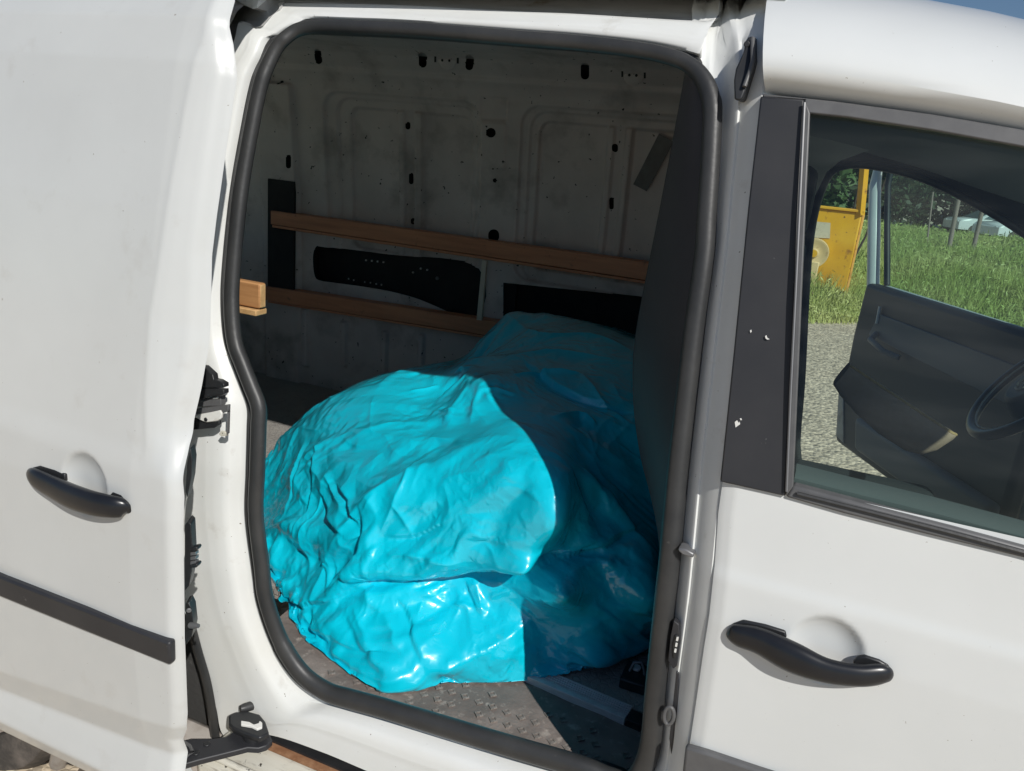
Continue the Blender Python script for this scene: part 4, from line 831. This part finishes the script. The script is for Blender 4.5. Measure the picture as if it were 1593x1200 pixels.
box('dashboard', (.98, .12, .72), (1.36, 1.62, 1.12), M['cabin'], van, bevel=.05, bseg=4)
box('centre_console', (.45, .80, .40), (1.0, .98, .80), M['cabin'], van, bevel=.03, bseg=3)
def seat(y0, y1, nm, dz=0):
    r = empty(nm, (.2, (y0+y1)/2, .4)); r.parent = van; r.matrix_parent_inverse = van.matrix_world.inverted(); bpy.context.view_layer.update()
    box('cushion', (.06, y0, .66+dz), (.58, y1, .83+dz), M['fabric'], r, bevel=.05, bseg=4)
    box('bolster', (.10, y0-.01, .70+dz), (.55, y0+.08, .86+dz), M['fabric'], r, bevel=.035, bseg=4); box('bolster', (.10, y1-.08, .70+dz), (.55, y1+.01, .86+dz), M['fabric'], r, bevel=.035, bseg=4)
    box('backrest', (.006, y0, .80), (.065, y1, 1.36), M['fabric'], r, bevel=.04, bseg=4)
    box('headrest', (.008, (y0+y1)/2-.13, 1.38), (.06, (y0+y1)/2+.13, 1.56), M['fabric'], r, bevel=.03, bseg=4); return r
s1 = seat(.24, .74, 'passenger_seat'); s2 = seat(1.02, 1.52, 'driver_seat', -.16)
A_, B_ = on_y(1322, 566, 1.0), on_y(1482, 672, 1.0)
ax = (B_-A_); La = np.linalg.norm(ax); ax /= La; nz_ = np.array([-ax[2], 0, ax[0]])
prof = []
for t, h in ((0, .030), (.1, .036), (.3, .043), (.55, .048), (.8, .047), (.93, .040), (.985, .028), (1.03, .008)):
    prof.append((A_+ax*La*t-nz_*h, h, .034 if t < .9 else .028 if t < 1 else .015))
V = []; 
for c_, h, w in prof:
    for k_ in range(16):
        a = 2*math.pi*k_/16; V.append(c_+nz_*h*np.sign(math.sin(a))*abs(math.sin(a))**.6+np.array([0, w*np.sign(math.cos(a))*abs(math.cos(a))**.6, 0]))
n_ = len(prof); mk('armrest', V, gridq(n_, 16, wrapc=True).tolist()+[list(range(16))[::-1], [(n_-1)*16+i for i in range(16)]], M['beige'], s2, angle=60)
tube('armrest_highlight', [p_[0]+nz_*p_[1]*.97+np.array([0, -p_[2]*.5, 0]) for p_ in prof], .004, M['wood_end'], s2, 6)  # pale tube painted in as the highlight along the armrest's top edge
# steering wheel
wc = on_y(1606, 604, 1.28); wn = np.array([-.80, -.05, .60]); wn /= np.linalg.norm(wn); wa = np.cross(wn, [0, 0, 1.0]); wa /= np.linalg.norm(wa); wb = np.cross(wn, wa)
sw = empty('steering_wheel', wc); sw.parent = van; sw.matrix_parent_inverse = van.matrix_world.inverted(); bpy.context.view_layer.update()
cir = lambda r, n, h=0: [wc+wn*h+r*(math.cos(t)*wa+math.sin(t)*wb) for t in np.linspace(0, 2*math.pi, n, endpoint=False)]
tube('rim', cir(.166, 48), .014, M['gloss_black'], sw, 12, closed=True, up=tuple(wn))
tube('rim_trim', cir(.151, 48, .006), .0024, M['plastic_white'], sw, 6, closed=True, up=tuple(wn))
V, Fc = merge([disc_geo(wc-wn*.03, wn, .085, .05, 28, .062)]); mk('airbag_cover', V, Fc, M['grey_plastic'], sw, fix=True, bevel=.008)
for a in (-.25, math.pi+.25, -1.57): 
    d_ = math.cos(a)*wa+math.sin(a)*wb; tube('spoke', [wc+d_*.06-wn*.015, wc+d_*.12-wn*.012, wc+d_*.175], [.018, .014, .012], M['grey_plastic'], sw, 8, up=tuple(wn), flat=(.5, 1))
    tube('spoke_trim', [wc+d_*.085+wn*.004, wc+d_*.10+wn*.003, wc+d_*.13-wn*.002], .003, M['plastic_white'], sw, 6, up=tuple(wn))
tube('emblem_ring', cir(.027, 28, .023), .002, M['plastic_white'], sw, 6, closed=True, up=tuple(wn))
lg = lambda pts: [wc+wn*.0235+wa*x*-.025+wb*y*-.025 if False else wc+wn*.0235+wa*x*.025+wb*y*.025 for x, y in pts]
tube('emblem_mark', lg([(-.45, .85), (0, .12), (.45, .85)]), .0017, M['plastic_white'], sw, 6, up=tuple(wn))
tube('emblem_mark', lg([(-.9, .42), (-.42, -.82), (0, -.05), (.42, -.82), (.9, .42)]), .0017, M['plastic_white'], sw, 6, up=tuple(wn))
tube('steering_column', [wc-wn*.03, wc-wn*.15, wc-wn*.35], [.04, .05, .05], M['cabin'], sw, 12, up=(0, 1, 0))
# driver's door, standing open on the far side
dd_ = empty('driver_door', (.95, 1.79, .42)); dd_.parent = van; dd_.matrix_parent_inverse = van.matrix_world.inverted(); bpy.context.view_layer.update()
H_, Rr = np.array([.86, 1.80]), np.array([.378, 2.72]); Ld = np.linalg.norm(H_-Rr); e_ = (H_-Rr)/Ld; n2 = np.array([e_[1], -e_[0]])
if n2[0] > 0: n2 = -n2                       # inner side of the door faces the cab (towards -x, -y)
n2 = np.array([-abs(e_[1]), -abs(e_[0])])
def dpt(s, z, o=0.0): p = Rr+e_*s+n2*o; return np.array([p[0], p[1], z])
def on_dd(u, v, o=0.0):
    n3 = np.array([n2[0], n2[1], 0]); r0 = np.array([*(Rr+n2*o), 0]); d = ray(u, v); t = ((r0-CC)@n3)/(d@n3); return CC+d*t
def dd_s(p): return (p[:2]-Rr)@e_
def dprism(name, pts, o0, o1, m, bev=.006): 
    V, Fc = prism_geo([dpt(s, z, o0) for s, z in pts], [*(n2*(o1-o0)), 0]); return mk(name, V, Fc, m, dd_, bevel=bev, bseg=3, fix=True)
zt0, zt1 = on_dd(1377, 442)[2], on_dd(1590, 512)[2]
dprism('inner_panel', [(-.01, .50), (.02, .42), (Ld, .42), (Ld, zt0), (-.02, zt0-.004), (-.03, .9)], .0, .07, M['cabin'], .02)
dprism('outer_panel', [(-.02, .50), (.02, .42), (Ld, .42), (Ld, zt0-.01), (-.03, zt0-.01)], -.06, -.002, M['white'], .02)
dprism('panel_insert', [(.10, .93), (Ld, .90), (Ld, 1.03), (.14, 1.03)], .071, .078, M['grey_plastic'], .004)
dprism('door_pocket', [(.25, .47), (Ld, .47), (Ld, .60), (.2, .60)], .071, .12, M['grey_plastic'], .02)
dprism('corner_plate', [(-.035, .66), (.03, .45), (.10, .44), (.02, .62)], .071, .076, M['skirt'], .003)
s0, s1_ = dd_s(on_dd(1357, 400)), dd_s(on_dd(1374, 400))
_dp0 = dpt
def dpt(s, z, o=0.0): return _dp0(s-.13*max(0.0, z-1.15), z, o+max(0.0, float(S(z))-.02))
pb_ = [on_dd(1365, 452), on_dd(1366.5, 350), on_dd(1368, 290), on_dd(1373, 262), on_dd(1385, 240)]
tube('window_post', [p+np.array([n2[0], n2[1], 0])*.02 for p in pb_], [.026, .026, .024, .018, .014], M['white'], dd_, 12)
tube('window_post_seal', [on_dd(u, v) for u, v in ((1380, 444), (1380, 350), (1381, 290), (1386, 262))], .013, M['cabin'], dd_, 10)
tube('window_top_rail', [on_dd(u, v) for u, v in ((1385, 240), (1430, 238), (1490, 250), (1600, 305), (1760, 405))], .018, M['white'], dd_, 10)
gq = [on_dd(*q_) for q_ in ((1376, 446), (1384, 245), (1430, 240), (1490, 252), (1600, 307), (1760, 410), (1760, 575), (1593, 516))]; mk('window_glass', gq, [list(range(8))], M['glass'], dd_, smooth=False)
tube('door_pull', [dpt(.16, .95, .08), dpt(.19, .93, .12), dpt(.30, .91, .125), dpt(.36, .90, .09)], .012, M['grey_plastic'], dd_, 8, up=(0, 0, 1))
tube('door_release', [dpt(.14, 1.06, .08), dpt(.145, .99, .08)], .006, M['chrome'], dd_, 8)

# ================================================================== racks inside
rk = empty('shelf_rack', (-1.1, 1.45, .9), 'brown wooden shelf rails fixed along the far inner wall of the van', 'shelf')
yb = 1.44
def rail(name, a, b, c, d):
    P = [on_y(*q, yb) for q in (a, b, c, d)]; V, Fc = prism_geo(P, (0, .05, 0)); o = mk(name, V, Fc, M['wood_dark'], rk, bevel=.002, fix=True); return o
tag(rail('rail', (421, 328), (1090, 420), (1090, 449), (421, 349)), 'upper brown shelf rail')
rail('rail_lip', (423, 350), (1090, 450), (1090, 455), (423, 354))
tag(rail('rail', (412, 446), (800, 505), (800, 529), (412, 467)), 'lower brown shelf rail')
rail('rail_lip', (416, 468), (800, 530), (800, 534), (416, 471))
V, Fc = prism_geo([on_y(*q, 1.425) for q in ((750, 405), (757, 406), (749, 499), (741, 498))], (0, .012, 0)); mk('upright', V, Fc, M['stick'], rk, bevel=.001, fix=True)
sb = empty('shelf_board', (-.95, .17, 1.2), 'pale sunlit pine board end sticking out behind the rear edge of the door opening', 'board')
q0 = lambda u, v: on_y(u, v, .165)
P0 = [q0(*q) for q in ((374, 437.5), (403.5, 442), (415.5, 450), (414.5, 472), (403.5, 481), (374, 487.5))]
xr = P0[1][0]; zt_, zb_2 = P0[1][2], P0[4][2]
box('board', (-1.9, .165, zb_2), (xr, .182, zt_), M['wood'], sb, bevel=.0025)
box('board_end', (xr-.003, .167, zb_2+.002), (xr+.0015, .180, zt_-.002), M['wood_end'], sb, bevel=.001)
box('slat', (-1.9, .158, zb_2-.013), (xr-.002, .188, zb_2-.002), M['wood_end'], sb, bevel=.002)

# ================================================================== turquoise plastic sheet
O = np.array([-.58, .74, .66])
ctl = [(840,685,.37),(868,740,.305),(870,790,.29),(855,870,.295),(858,900,.29),(840,970,.30),(840,1035,.29),(790,640,.49),(755,585,.60),
 (600,1080,.118),(690,1062,.185),(760,1052,.235),(640,1050,.15),(560,800,.29),(480,850,.33),(425,850,.41),(418,760,.56),(450,682,.63),(520,617,.68),(620,582,.72),(722,576,.72),
 (600,650,.52),(700,690,.42),(560,700,.43),(650,745,.315),(760,745,.30),(500,760,.38),(700,800,.285),(780,810,.285),(620,800,.285),(700,850,.275),(800,850,.285),(600,870,.28),
 (700,885,.30),(800,880,.30),(700,950,.262),(600,950,.215),(520,950,.215),(450,950,.25),(600,1020,.155),(700,1020,.205),(800,1000,.27),(524,1058,.13),(464,1000,.18),(445,900,.31),
 (900,780,.42),(950,900,.37),(1000,900,.40),(1024,905,.42),(1022,955,.44),(1012,810,.56),(900,950,.31),(920,1015,.33),(1000,985,.45),(940,700,.56),(900,620,.66),(980,620,.74),(850,600,.66),
 (790,492,1.10),(900,503,1.10),(985,533,1.05),(760,545,.95),(900,560,.86),(720,590,.70),(670,640,.56)]
CP = [on_y(u, v, y) for u, v, y in ctl]+[np.array(q) for q in ((-.6,1.36,.97),(-1.0,1.2,.72),(-.3,1.36,.97),(-.07,1.1,.93),(-.05,.8,.93),(-1.22,.9,.57),(-1.2,.6,.57),(-.6,1.42,.57),(-.06,1.25,.57),(-.05,.75,.57),(-1.05,1.2,.57),(-.85,1.05,.92),(-1.1,.9,.78),(-.6,.75,1.04),(-.35,.95,1.07),(-.75,1.1,.98),(-1.0,.38,.57))]
CP = np.array(CP); cd = CP-O; crad = np.linalg.norm(cd, axis=1); cdir = cd/crad[:, None]
def kern(a, b): r = np.sqrt(np.maximum(2-2*a@b.T, 0)); return r**1.6
A = kern(cdir, cdir)+.004*np.eye(len(cdir)); nC = len(cdir); Pm = np.hstack([np.ones((nC, 1)), cdir])
sol = np.linalg.solve(np.block([[-A, Pm], [Pm.T, np.zeros((4, 4))]]), np.concatenate([crad, np.zeros(4)]))
def rad_of(d): 
    out = np.empty(len(d))
    for i in range(0, len(d), 40000):
        q = d[i:i+40000]; out[i:i+40000] = -kern(q, cdir)@sol[:nC]+sol[nC]+q@sol[nC+1:]
    return out
# the sheet is draped: a cloth larger than the load is dropped over it and left to sag and buckle
AXS = np.array([-.05, -.62, .78]); AXS /= np.linalg.norm(AXS); AX1 = np.cross([0, 0, 1.0], AXS); AX1 /= np.linalg.norm(AX1); AX2 = np.cross(AXS, AX1)
def sq_dirs(n, tmax):
    g = np.linspace(-1, 1, n); A_, B_ = np.meshgrid(g, g); big_ = np.abs(A_) > np.abs(B_)
    r = np.where(big_, A_, B_); ph = np.where(big_, (math.pi/4)*B_/np.where(A_ == 0, 1e-9, A_), math.pi/2-(math.pi/4)*A_/np.where(B_ == 0, 1e-9, B_))
    ph = np.where((A_ == 0) & (B_ == 0), 0, ph); x, y = r*np.cos(ph), r*np.sin(ph); q = np.hypot(x, y); th = q*tmax; c = np.where(q > 1e-9, 1/np.maximum(q, 1e-9), 0)
    d = np.cos(th)[..., None]*AXS+np.sin(th)[..., None]*((x*c)[..., None]*AX1+(y*c)[..., None]*AX2)
    return d.reshape(-1, 3), q.ravel()
def hit(u, v):
    """point where the pixel ray meets the smooth sheet"""
    d = ray(u, v); t = np.linspace(.9, 2.6, 700); Q = CC+d*t[:, None]; q = Q-O; r = np.linalg.norm(q, axis=1); f = r-rad_of(q/r[:, None])
    i = np.argmax(f < 0); 
    if f[i] >= 0: i = int(np.argmin(np.abs(f)))
    return Q[i]
def seg_dist(P, A, B):
    ab = B-A; t = np.clip(((P-A)@ab)/(ab@ab), 0, 1); C = A+t[:, None]*ab; return np.linalg.norm(P-C, axis=1), t
def fold(pts, amp, w, kind='ridge', taper=True):
    global disp
    Q = cr(np.array([hit(*q) for q in pts]), 4); n = len(Q)-1
    sel = np.where((P > Q.min(0)-4*w).all(1) & (P < Q.max(0)+4*w).all(1))[0]
    if len(sel) == 0: return
    p = P[sel]; best = np.full(len(sel), 1e9); bt = np.zeros(len(sel)); sg = np.zeros(len(sel))
    for i in range(n):
        d, t = seg_dist(p, Q[i], Q[i+1]); m = d < best; best[m] = d[m]; bt[m] = (i+t[m])/n
        nrm = np.cross(Q[i+1]-Q[i], _f); s = (p-Q[i])@nrm; sg[m] = np.sign(s[m])
    tp = np.minimum(1, 4*bt*(1-bt)+.12) if taper else 1
    if kind == 'ridge': h = np.exp(-best/w*1.3)*amp
    elif kind == 'soft': h = np.exp(-(best/w)**2)*amp
    else:                                  # step: overhang on one side, tuck on the other
        sd_ = np.tanh(sg*best/.0040); h = amp*(np.maximum(sd_, 0)*np.exp(-best/w)+1.2*np.minimum(sd_, 0)*np.exp(-best/(w*.7)))
    disp[sel] += h*tp

def floor_h(P): return np.where(P[:, 1] < .285, .570, FZ+.004)
# the load under the sheet, with its main hollows and ridges, built in a scratch scene where the sheet settles over it
NLO, NCL, NFR = 110, 165, 26
dirs, _ = sq_dirs(NLO, 2.15); P = O+dirs*np.maximum(rad_of(dirs), .15)[:, None]; disp = np.zeros(len(P))
fold([(578,760),(582,800),(580,840),(560,880),(520,928),(488,965)], .026, .024, 'soft')
fold([(497,768),(517,812),(542,835)], -.05, .016, 'soft'); fold([(535,760),(557,812),(566,860)], -.045, .014, 'soft')
fold([(470,872),(520,884),(616,884),(688,877),(742,874),(800,868),(850,858),(900,842),(960,822)], -.050, .017, 'soft', False)
fold([(520,832),(616,836),(688,832),(742,830),(850,818)], .012, .025, 'soft', False)
fold([(440,915),(480,932),(523,928)], -.05, .018, 'soft'); fold([(465,985),(495,1032),(525,1066)], -.03, .014, 'soft')
fold([(600,800),(625,760),(650,715)], .014, .02, 'soft'); fold([(608,833),(647,830),(690,813)], -.03, .014, 'soft'); fold([(668,941),(724,951),(758,960)], -.025, .014, 'soft')
fold([(620,930),(640,968),(660,1020)], -.022, .014, 'soft'); fold([(636,1065),(700,1035),(767,998),(838,958)], .016, .03, 'soft'); fold([(548,948),(560,985),(605,1038)], -.018, .012, 'soft')
fold([(724,576),(732,592),(740,608)], .03, .014, 'soft'); fold([(820,560),(860,590),(920,618),(985,640)], -.035, .022, 'soft')
fold([(870,870),(920,850),(990,820)], -.04, .025, 'soft')
P = P+dirs*(disp-.014)[:, None]
P[:, 2] = np.maximum(P[:, 2], floor_h(P)-.004); P[:, 0] = np.minimum(P[:, 0], -.042)
SC2 = D.scenes.new("drape"); _keep = COL; COL = SC2.collection
load = big('load', P, gridq(NLO, NLO), None)
load.modifiers.new("Collision", 'COLLISION'); load.collision.thickness_outer = .004; load.collision.cloth_friction = 12
flo = mk('floor_slab', [(-1.6, .285, FZ+.001), (0, .285, FZ+.001), (0, 1.6, FZ+.001), (-1.6, 1.6, FZ+.001), (-1.6, -.1, .567), (0, -.1, .567), (0, .285, .567), (-1.6, .285, .567)], [(0, 1, 2, 3), (4, 5, 6, 7)], None)
flo.modifiers.new("Collision", 'COLLISION'); flo.collision.thickness_outer = .003; flo.collision.cloth_friction = 20
dirs, q = sq_dirs(NCL, 2.12); base = O+dirs*np.maximum(rad_of(dirs), .15)[:, None]
P = base+dirs*(.010+.006*pnoise(dirs*7))[:, None]; ok = (base[:, 2] > floor_h(base)-.02)
P[:, 2] = np.maximum(P[:, 2], floor_h(P)+.003); P[:, 0] = np.minimum(P[:, 0], -.034)
Qc = gridq(NCL, NCL); Qk = Qc[ok[Qc].all(1)]; used = np.unique(Qk); rm_ = -np.ones(len(P), int); rm_[used] = np.arange(len(used))
ok = np.zeros(len(P), bool); ok[used] = True; okg = ok.reshape(NCL, NCL)
inner = okg.copy()
for sh in ((1, 0), (-1, 0), (0, 1), (0, -1)): inner &= np.roll(okg, sh, (0, 1))
rim = ok & ~inner.ravel()
ri = np.where(rim)[0]; gi, gj = ri//NCL, ri % NCL; near_ = (np.abs(gi[:, None]-gi) <= 2) & (np.abs(gj[:, None]-gj) <= 2); near_ = near_/near_.sum(1)[:, None]
for _ in range(8): P[ri, :2] = near_@P[ri, :2]
P[ri, 2] = floor_h(P[ri])+.003
cl = big('draped_sheet', P[used], rm_[Qk], None)
vg = cl.vertex_groups.new(name='pin'); vg.add([int(i) for i in rm_[np.where(rim | (ok & (P[:, 1] > 1.30)))[0]]], 1.0, 'REPLACE')
cm = cl.modifiers.new("Cloth", 'CLOTH'); cs = cm.settings
cs.quality = 5; cs.mass = .10; cs.air_damping = 1.0; cs.tension_stiffness = 25; cs.compression_stiffness = 25; cs.shear_stiffness = 10; cs.bending_stiffness = .12
cs.tension_damping = 6; cs.compression_damping = 6; cs.shear_damping = 5; cs.bending_damping = .3; cs.shrink_min = -.028; cs.vertex_group_mass = 'pin'
cm.collision_settings.distance_min = .004; cm.collision_settings.collision_quality = 2; cm.collision_settings.use_self_collision = False
SC2.frame_start = 1; SC2.frame_end = NFR; cm.point_cache.frame_start = 1; cm.point_cache.frame_end = NFR
for fr in range(1, NFR+1): SC2.frame_set(fr)
ev = cl.evaluated_get(SC2.view_layers[0].depsgraph); co = np.empty(len(used)*3, np.float32); ev.data.vertices.foreach_get('co', co)
Pk = P.copy(); Pk[used] = co.reshape(-1, 3); Pk = Pk.reshape(NCL, NCL, 3); ok = okg
COL = _keep
for o in (load, flo, cl): D.objects.remove(o, do_unlink=True)
D.scenes.remove(SC2)
for _ in range(3):
    av = sum(np.roll(Pk, sh, (0, 1)) for sh in ((1, 0), (-1, 0), (0, 1), (0, -1)))/4; Pk[inner] = .7*Pk[inner]+.3*av[inner]
okf = ok.copy()
for _ in range(6):                       # carry the rim outwards so that refinement stays smooth there
    sm, ct = np.zeros_like(Pk), np.zeros((NCL, NCL))
    for dx, dy in ((1, 0), (-1, 0), (0, 1), (0, -1)):
        w_ = np.roll(okf, (dx, dy), (0, 1)); sm += np.roll(Pk, (dx, dy), (0, 1))*w_[..., None]; ct += w_
    m = ~okf & (ct > 0); Pk[m] = sm[m]/ct[m][:, None]; okf |= m
def upk(A, K):
    n = A.shape[0]; o = np.empty((K*n-K+1,)+A.shape[1:]); pad = np.concatenate([2*A[:1]-A[1:2], A, 2*A[-1:]-A[-2:-1]], 0)
    a, b, c, d = pad[:-3], pad[1:-2], pad[2:-1], pad[3:]
    for k in range(K):
        t = k/K; o[k:K*n-K:K] = .5*((2*b)+(c-a)*t+(2*a-5*b+4*c-d)*t*t+(3*b-a-3*c+d)*t**3)
    o[-1] = A[-1]; return o
def facets(U, V, seed):
    """random heights on a warped triangular lattice: flat facets meeting in sharp creases"""
    T_ = np.random.default_rng(seed).uniform(-1, 1, (256, 256)); i, j = np.floor(U).astype(int), np.floor(V).astype(int); fu, fv = U-i, V-j
    h = lambda a, b: T_[(i+a) & 255, (j+b) & 255]
    return np.where(fu+fv < 1, h(0, 0)+(h(1, 0)-h(0, 0))*fu+(h(0, 1)-h(0, 0))*fv, h(1, 1)+(h(0, 1)-h(1, 1))*(1-fu)+(h(1, 0)-h(1, 1))*(1-fv))
KU = 5
PG = upk(upk(Pk, KU).transpose(1, 0, 2), KU).transpose(1, 0, 2); n3 = PG.shape[0]
Q3 = gridq(n3, n3); mk_ = np.repeat(np.repeat(ok, KU, 0), KU, 1)[KU//2:n3+KU//2, KU//2:n3+KU//2]
keepf = mk_.ravel()[Q3].all(1)
nrm = np.cross(np.gradient(PG, axis=1), np.gradient(PG, axis=0)); nrm /= np.linalg.norm(nrm, axis=2)[..., None]+1e-12
PGf = PG.reshape(-1, 3); nrm = nrm.reshape(-1, 3); dd3 = PGf-O; dd3 /= np.linalg.norm(dd3, axis=1)[:, None]+1e-9
nrm *= np.sign((nrm*dd3).sum(1))[:, None]
P = O+dd3*np.maximum(rad_of(dd3), .15)[:, None]; disp = np.zeros(len(P))
fold([(578,760),(582,800),(580,840),(560,880),(520,928),(488,965)], 0.0069, 0.0220, 'soft'); fold([(562,800),(568,830),(566,860),(548,892)], 0.0100, 0.0170, 'step'); fold([(494,765),(505,790),(518,812),(540,832)], 0.0100, 0.0170, 'step')
fold([(520,750),(538,780),(557,815)], 0.0100, 0.0151, 'step'); fold([(505,740),(520,772),(545,808)], 0.0102, 0.0088, 'ridge'); fold([(556,893),(590,898),(616,892),(650,894),(688,885),(742,884),(780,877),(800,879),(850,866),(900,848)], 0.0048, 0.0198, 'step', False)
fold([(608,833),(647,832),(690,813)], 0.0074, 0.0151, 'step'); fold([(598,830),(611,794),(630,750),(648,715)], 0.0076, 0.0088, 'ridge'); fold([(613,785),(625,800),(642,828)], 0.0068, 0.0088, 'ridge')
fold([(668,930),(724,940),(760,950)], 0.0068, 0.0088, 'ridge'); fold([(620,930),(640,968),(655,1005),(660,1020)], 0.0055, 0.0151, 'step'); fold([(548,948),(560,985),(575,1012),(605,1038)], 0.0055, 0.0151, 'step')
fold([(558,940),(572,985),(590,1010)], 0.0085, 0.0088, 'ridge'); fold([(440,918),(455,929),(499,935),(523,928)], 0.0100, 0.0189, 'step'); fold([(452,962),(470,1000),(490,1030),(522,1066)], 0.0083, 0.0170, 'step')
fold([(488,940),(490,970),(484,1000)], 0.0064, 0.0113, 'step'); fold([(615,856),(660,860),(720,866)], 0.0102, 0.0088, 'ridge'); fold([(636,1070),(700,1035),(767,998),(838,958)], 0.0102, 0.0200, 'ridge')
fold([(478,684),(462,730),(448,780)], 0.0064, 0.0151, 'step'); fold([(492,690),(480,760),(472,835)], 0.0064, 0.0151, 'step'); fold([(468,690),(455,740),(440,800)], 0.0085, 0.0088, 'ridge')
fold([(636,606),(660,603),(682,598)], 0.0060, 0.0088, 'ridge'); fold([(650,634),(690,640),(722,640)], 0.0068, 0.0088, 'ridge'); fold([(716,580),(722,598)], 0.0100, 0.0151, 'step')
fold([(745,608),(775,606),(800,612)], 0.0085, 0.0088, 'ridge'); fold([(690,748),(730,738),(790,742),(850,735)], .004, .012, 'ridge'); fold([(690,750),(700,775),(705,800)], .004, .012, 'ridge')
fold([(725,900),(735,925),(745,950)], 0.0055, 0.0113, 'step'); fold([(735,895),(748,930),(752,955)], 0.0085, 0.0088, 'ridge'); fold([(760,925),(790,910)], 0.0068, 0.0088, 'ridge')
fold([(520,880),(518,905),(520,925)], 0.0055, 0.0099, 'step'); fold([(500,860),(505,890),(510,915)], 0.0055, 0.0099, 'step'); fold([(820,560),(860,590),(920,618),(985,640)], 0.0092, 0.0340, 'step')
fold([(800,580),(850,578),(905,582)], 0.0119, 0.0112, 'ridge'); fold([(905,582),(940,620),(980,660)], 0.0102, 0.0128, 'ridge'); fold([(860,650),(900,642),(930,660)], 0.0136, 0.0144, 'ridge')
fold([(900,730),(920,770),(940,800)], 0.0102, 0.0144, 'ridge'); fold([(870,870),(920,850),(990,820)], 0.0100, 0.0416, 'step'); fold([(880,900),(940,870),(1010,850)], 0.0085, 0.0160, 'ridge')
fold([(560,1040),(600,1055),(640,1045)], 0.0068, 0.0120, 'ridge')
for pts_, a_, w_ in (([(488,945),(505,880),(545,810),(600,755),(668,720)], .012, .020), ([(482,935),(480,860),(490,790),(512,730)], .009, .016), ([(495,935),(535,875),(575,820),(600,775)], -.010, .014), ([(492,955),(540,990),(600,1025),(660,1045)], .010, .020),
                    ([(500,945),(580,925),(660,920),(740,935)], .008, .018), ([(560,905),(600,960),(640,1030)], .008, .016), ([(700,895),(730,950),(735,1010)], .007, .016), ([(520,700),(600,660),(700,650),(770,655)], .007, .020), ([(735,575),(760,620),(830,690)], .008, .016),
                    ([(785,488),(840,520),(920,520),(985,545)], .010, .018), ([(770,560),(850,545),(960,560)], .008, .02)):
    fold(pts_, a_, w_, 'soft' if a_ < 0 else 'ridge')
# random creases across the whole sheet
vis = [(u, v) for u in range(430, 1000, 22) for v in range(590, 1070, 22)]
for k_ in range(90):
    u, v = vis[rng.integers(len(vis))]; u += rng.uniform(-12, 12); v += rng.uniform(-12, 12); a = rng.uniform(0, math.pi); l = rng.uniform(14, 46)
    b = a+rng.normal()*.35
    fold([(u-math.cos(a)*l, v-math.sin(a)*l), (u, v), (u+math.cos(b)*l, v+math.sin(b)*l)], rng.uniform(.0015, .0035), rng.uniform(.006, .010), 'ridge')
g_ = np.linspace(-1.06, 1.06, n3); GU, GV = np.meshgrid(g_, g_); GU, GV = GU.ravel(), GV.ravel(); zz_ = np.zeros(len(GU))
wu, wv = pnoise(np.stack([GU*4, GV*4, zz_], 1)), pnoise(np.stack([GU*4, GV*4, zz_+7.3], 1))
mk1, mk2 = sstep(-.12, .32, pnoise(P*4+41)), sstep(-.05, .35, pnoise(P*8+77))
for ang, sx, sy, amp, wp, seed in ((.5, .17, .085, .0070, .035, 1), (-.7, .12, .06, .0050, .03, 2), (1.2, .06, .030, .0030, .022, 3), (.1, .024, .016, .0011, .015, 4)):
    ca, sa_ = math.cos(ang), math.sin(ang); uu, vv = GU+wu*wp, GV+wv*wp
    disp += amp*facets((uu*ca+vv*sa_)/sx+31.5, (-uu*sa_+vv*ca)/sy+17.2, seed)*((.55+.45*mk1) if seed < 2 else (.15+.85*mk1) if seed == 2 else mk1 if seed == 3 else mk2)
fin_ = PGf+nrm*disp[:, None]; fin_[:, 2] = np.maximum(fin_[:, 2], np.where(fin_[:, 1] < .285, .5675, FZ+.002))
used = np.unique(Q3[keepf]); rm_ = -np.ones(len(fin_), int); rm_[used] = np.arange(len(used))
tarp = big('plastic_sheet', fin_[used], rm_[Q3[keepf]], M['tarp'])
tag(tarp, 'crumpled glossy turquoise plastic sheet covering a load in the van', 'plastic sheet')
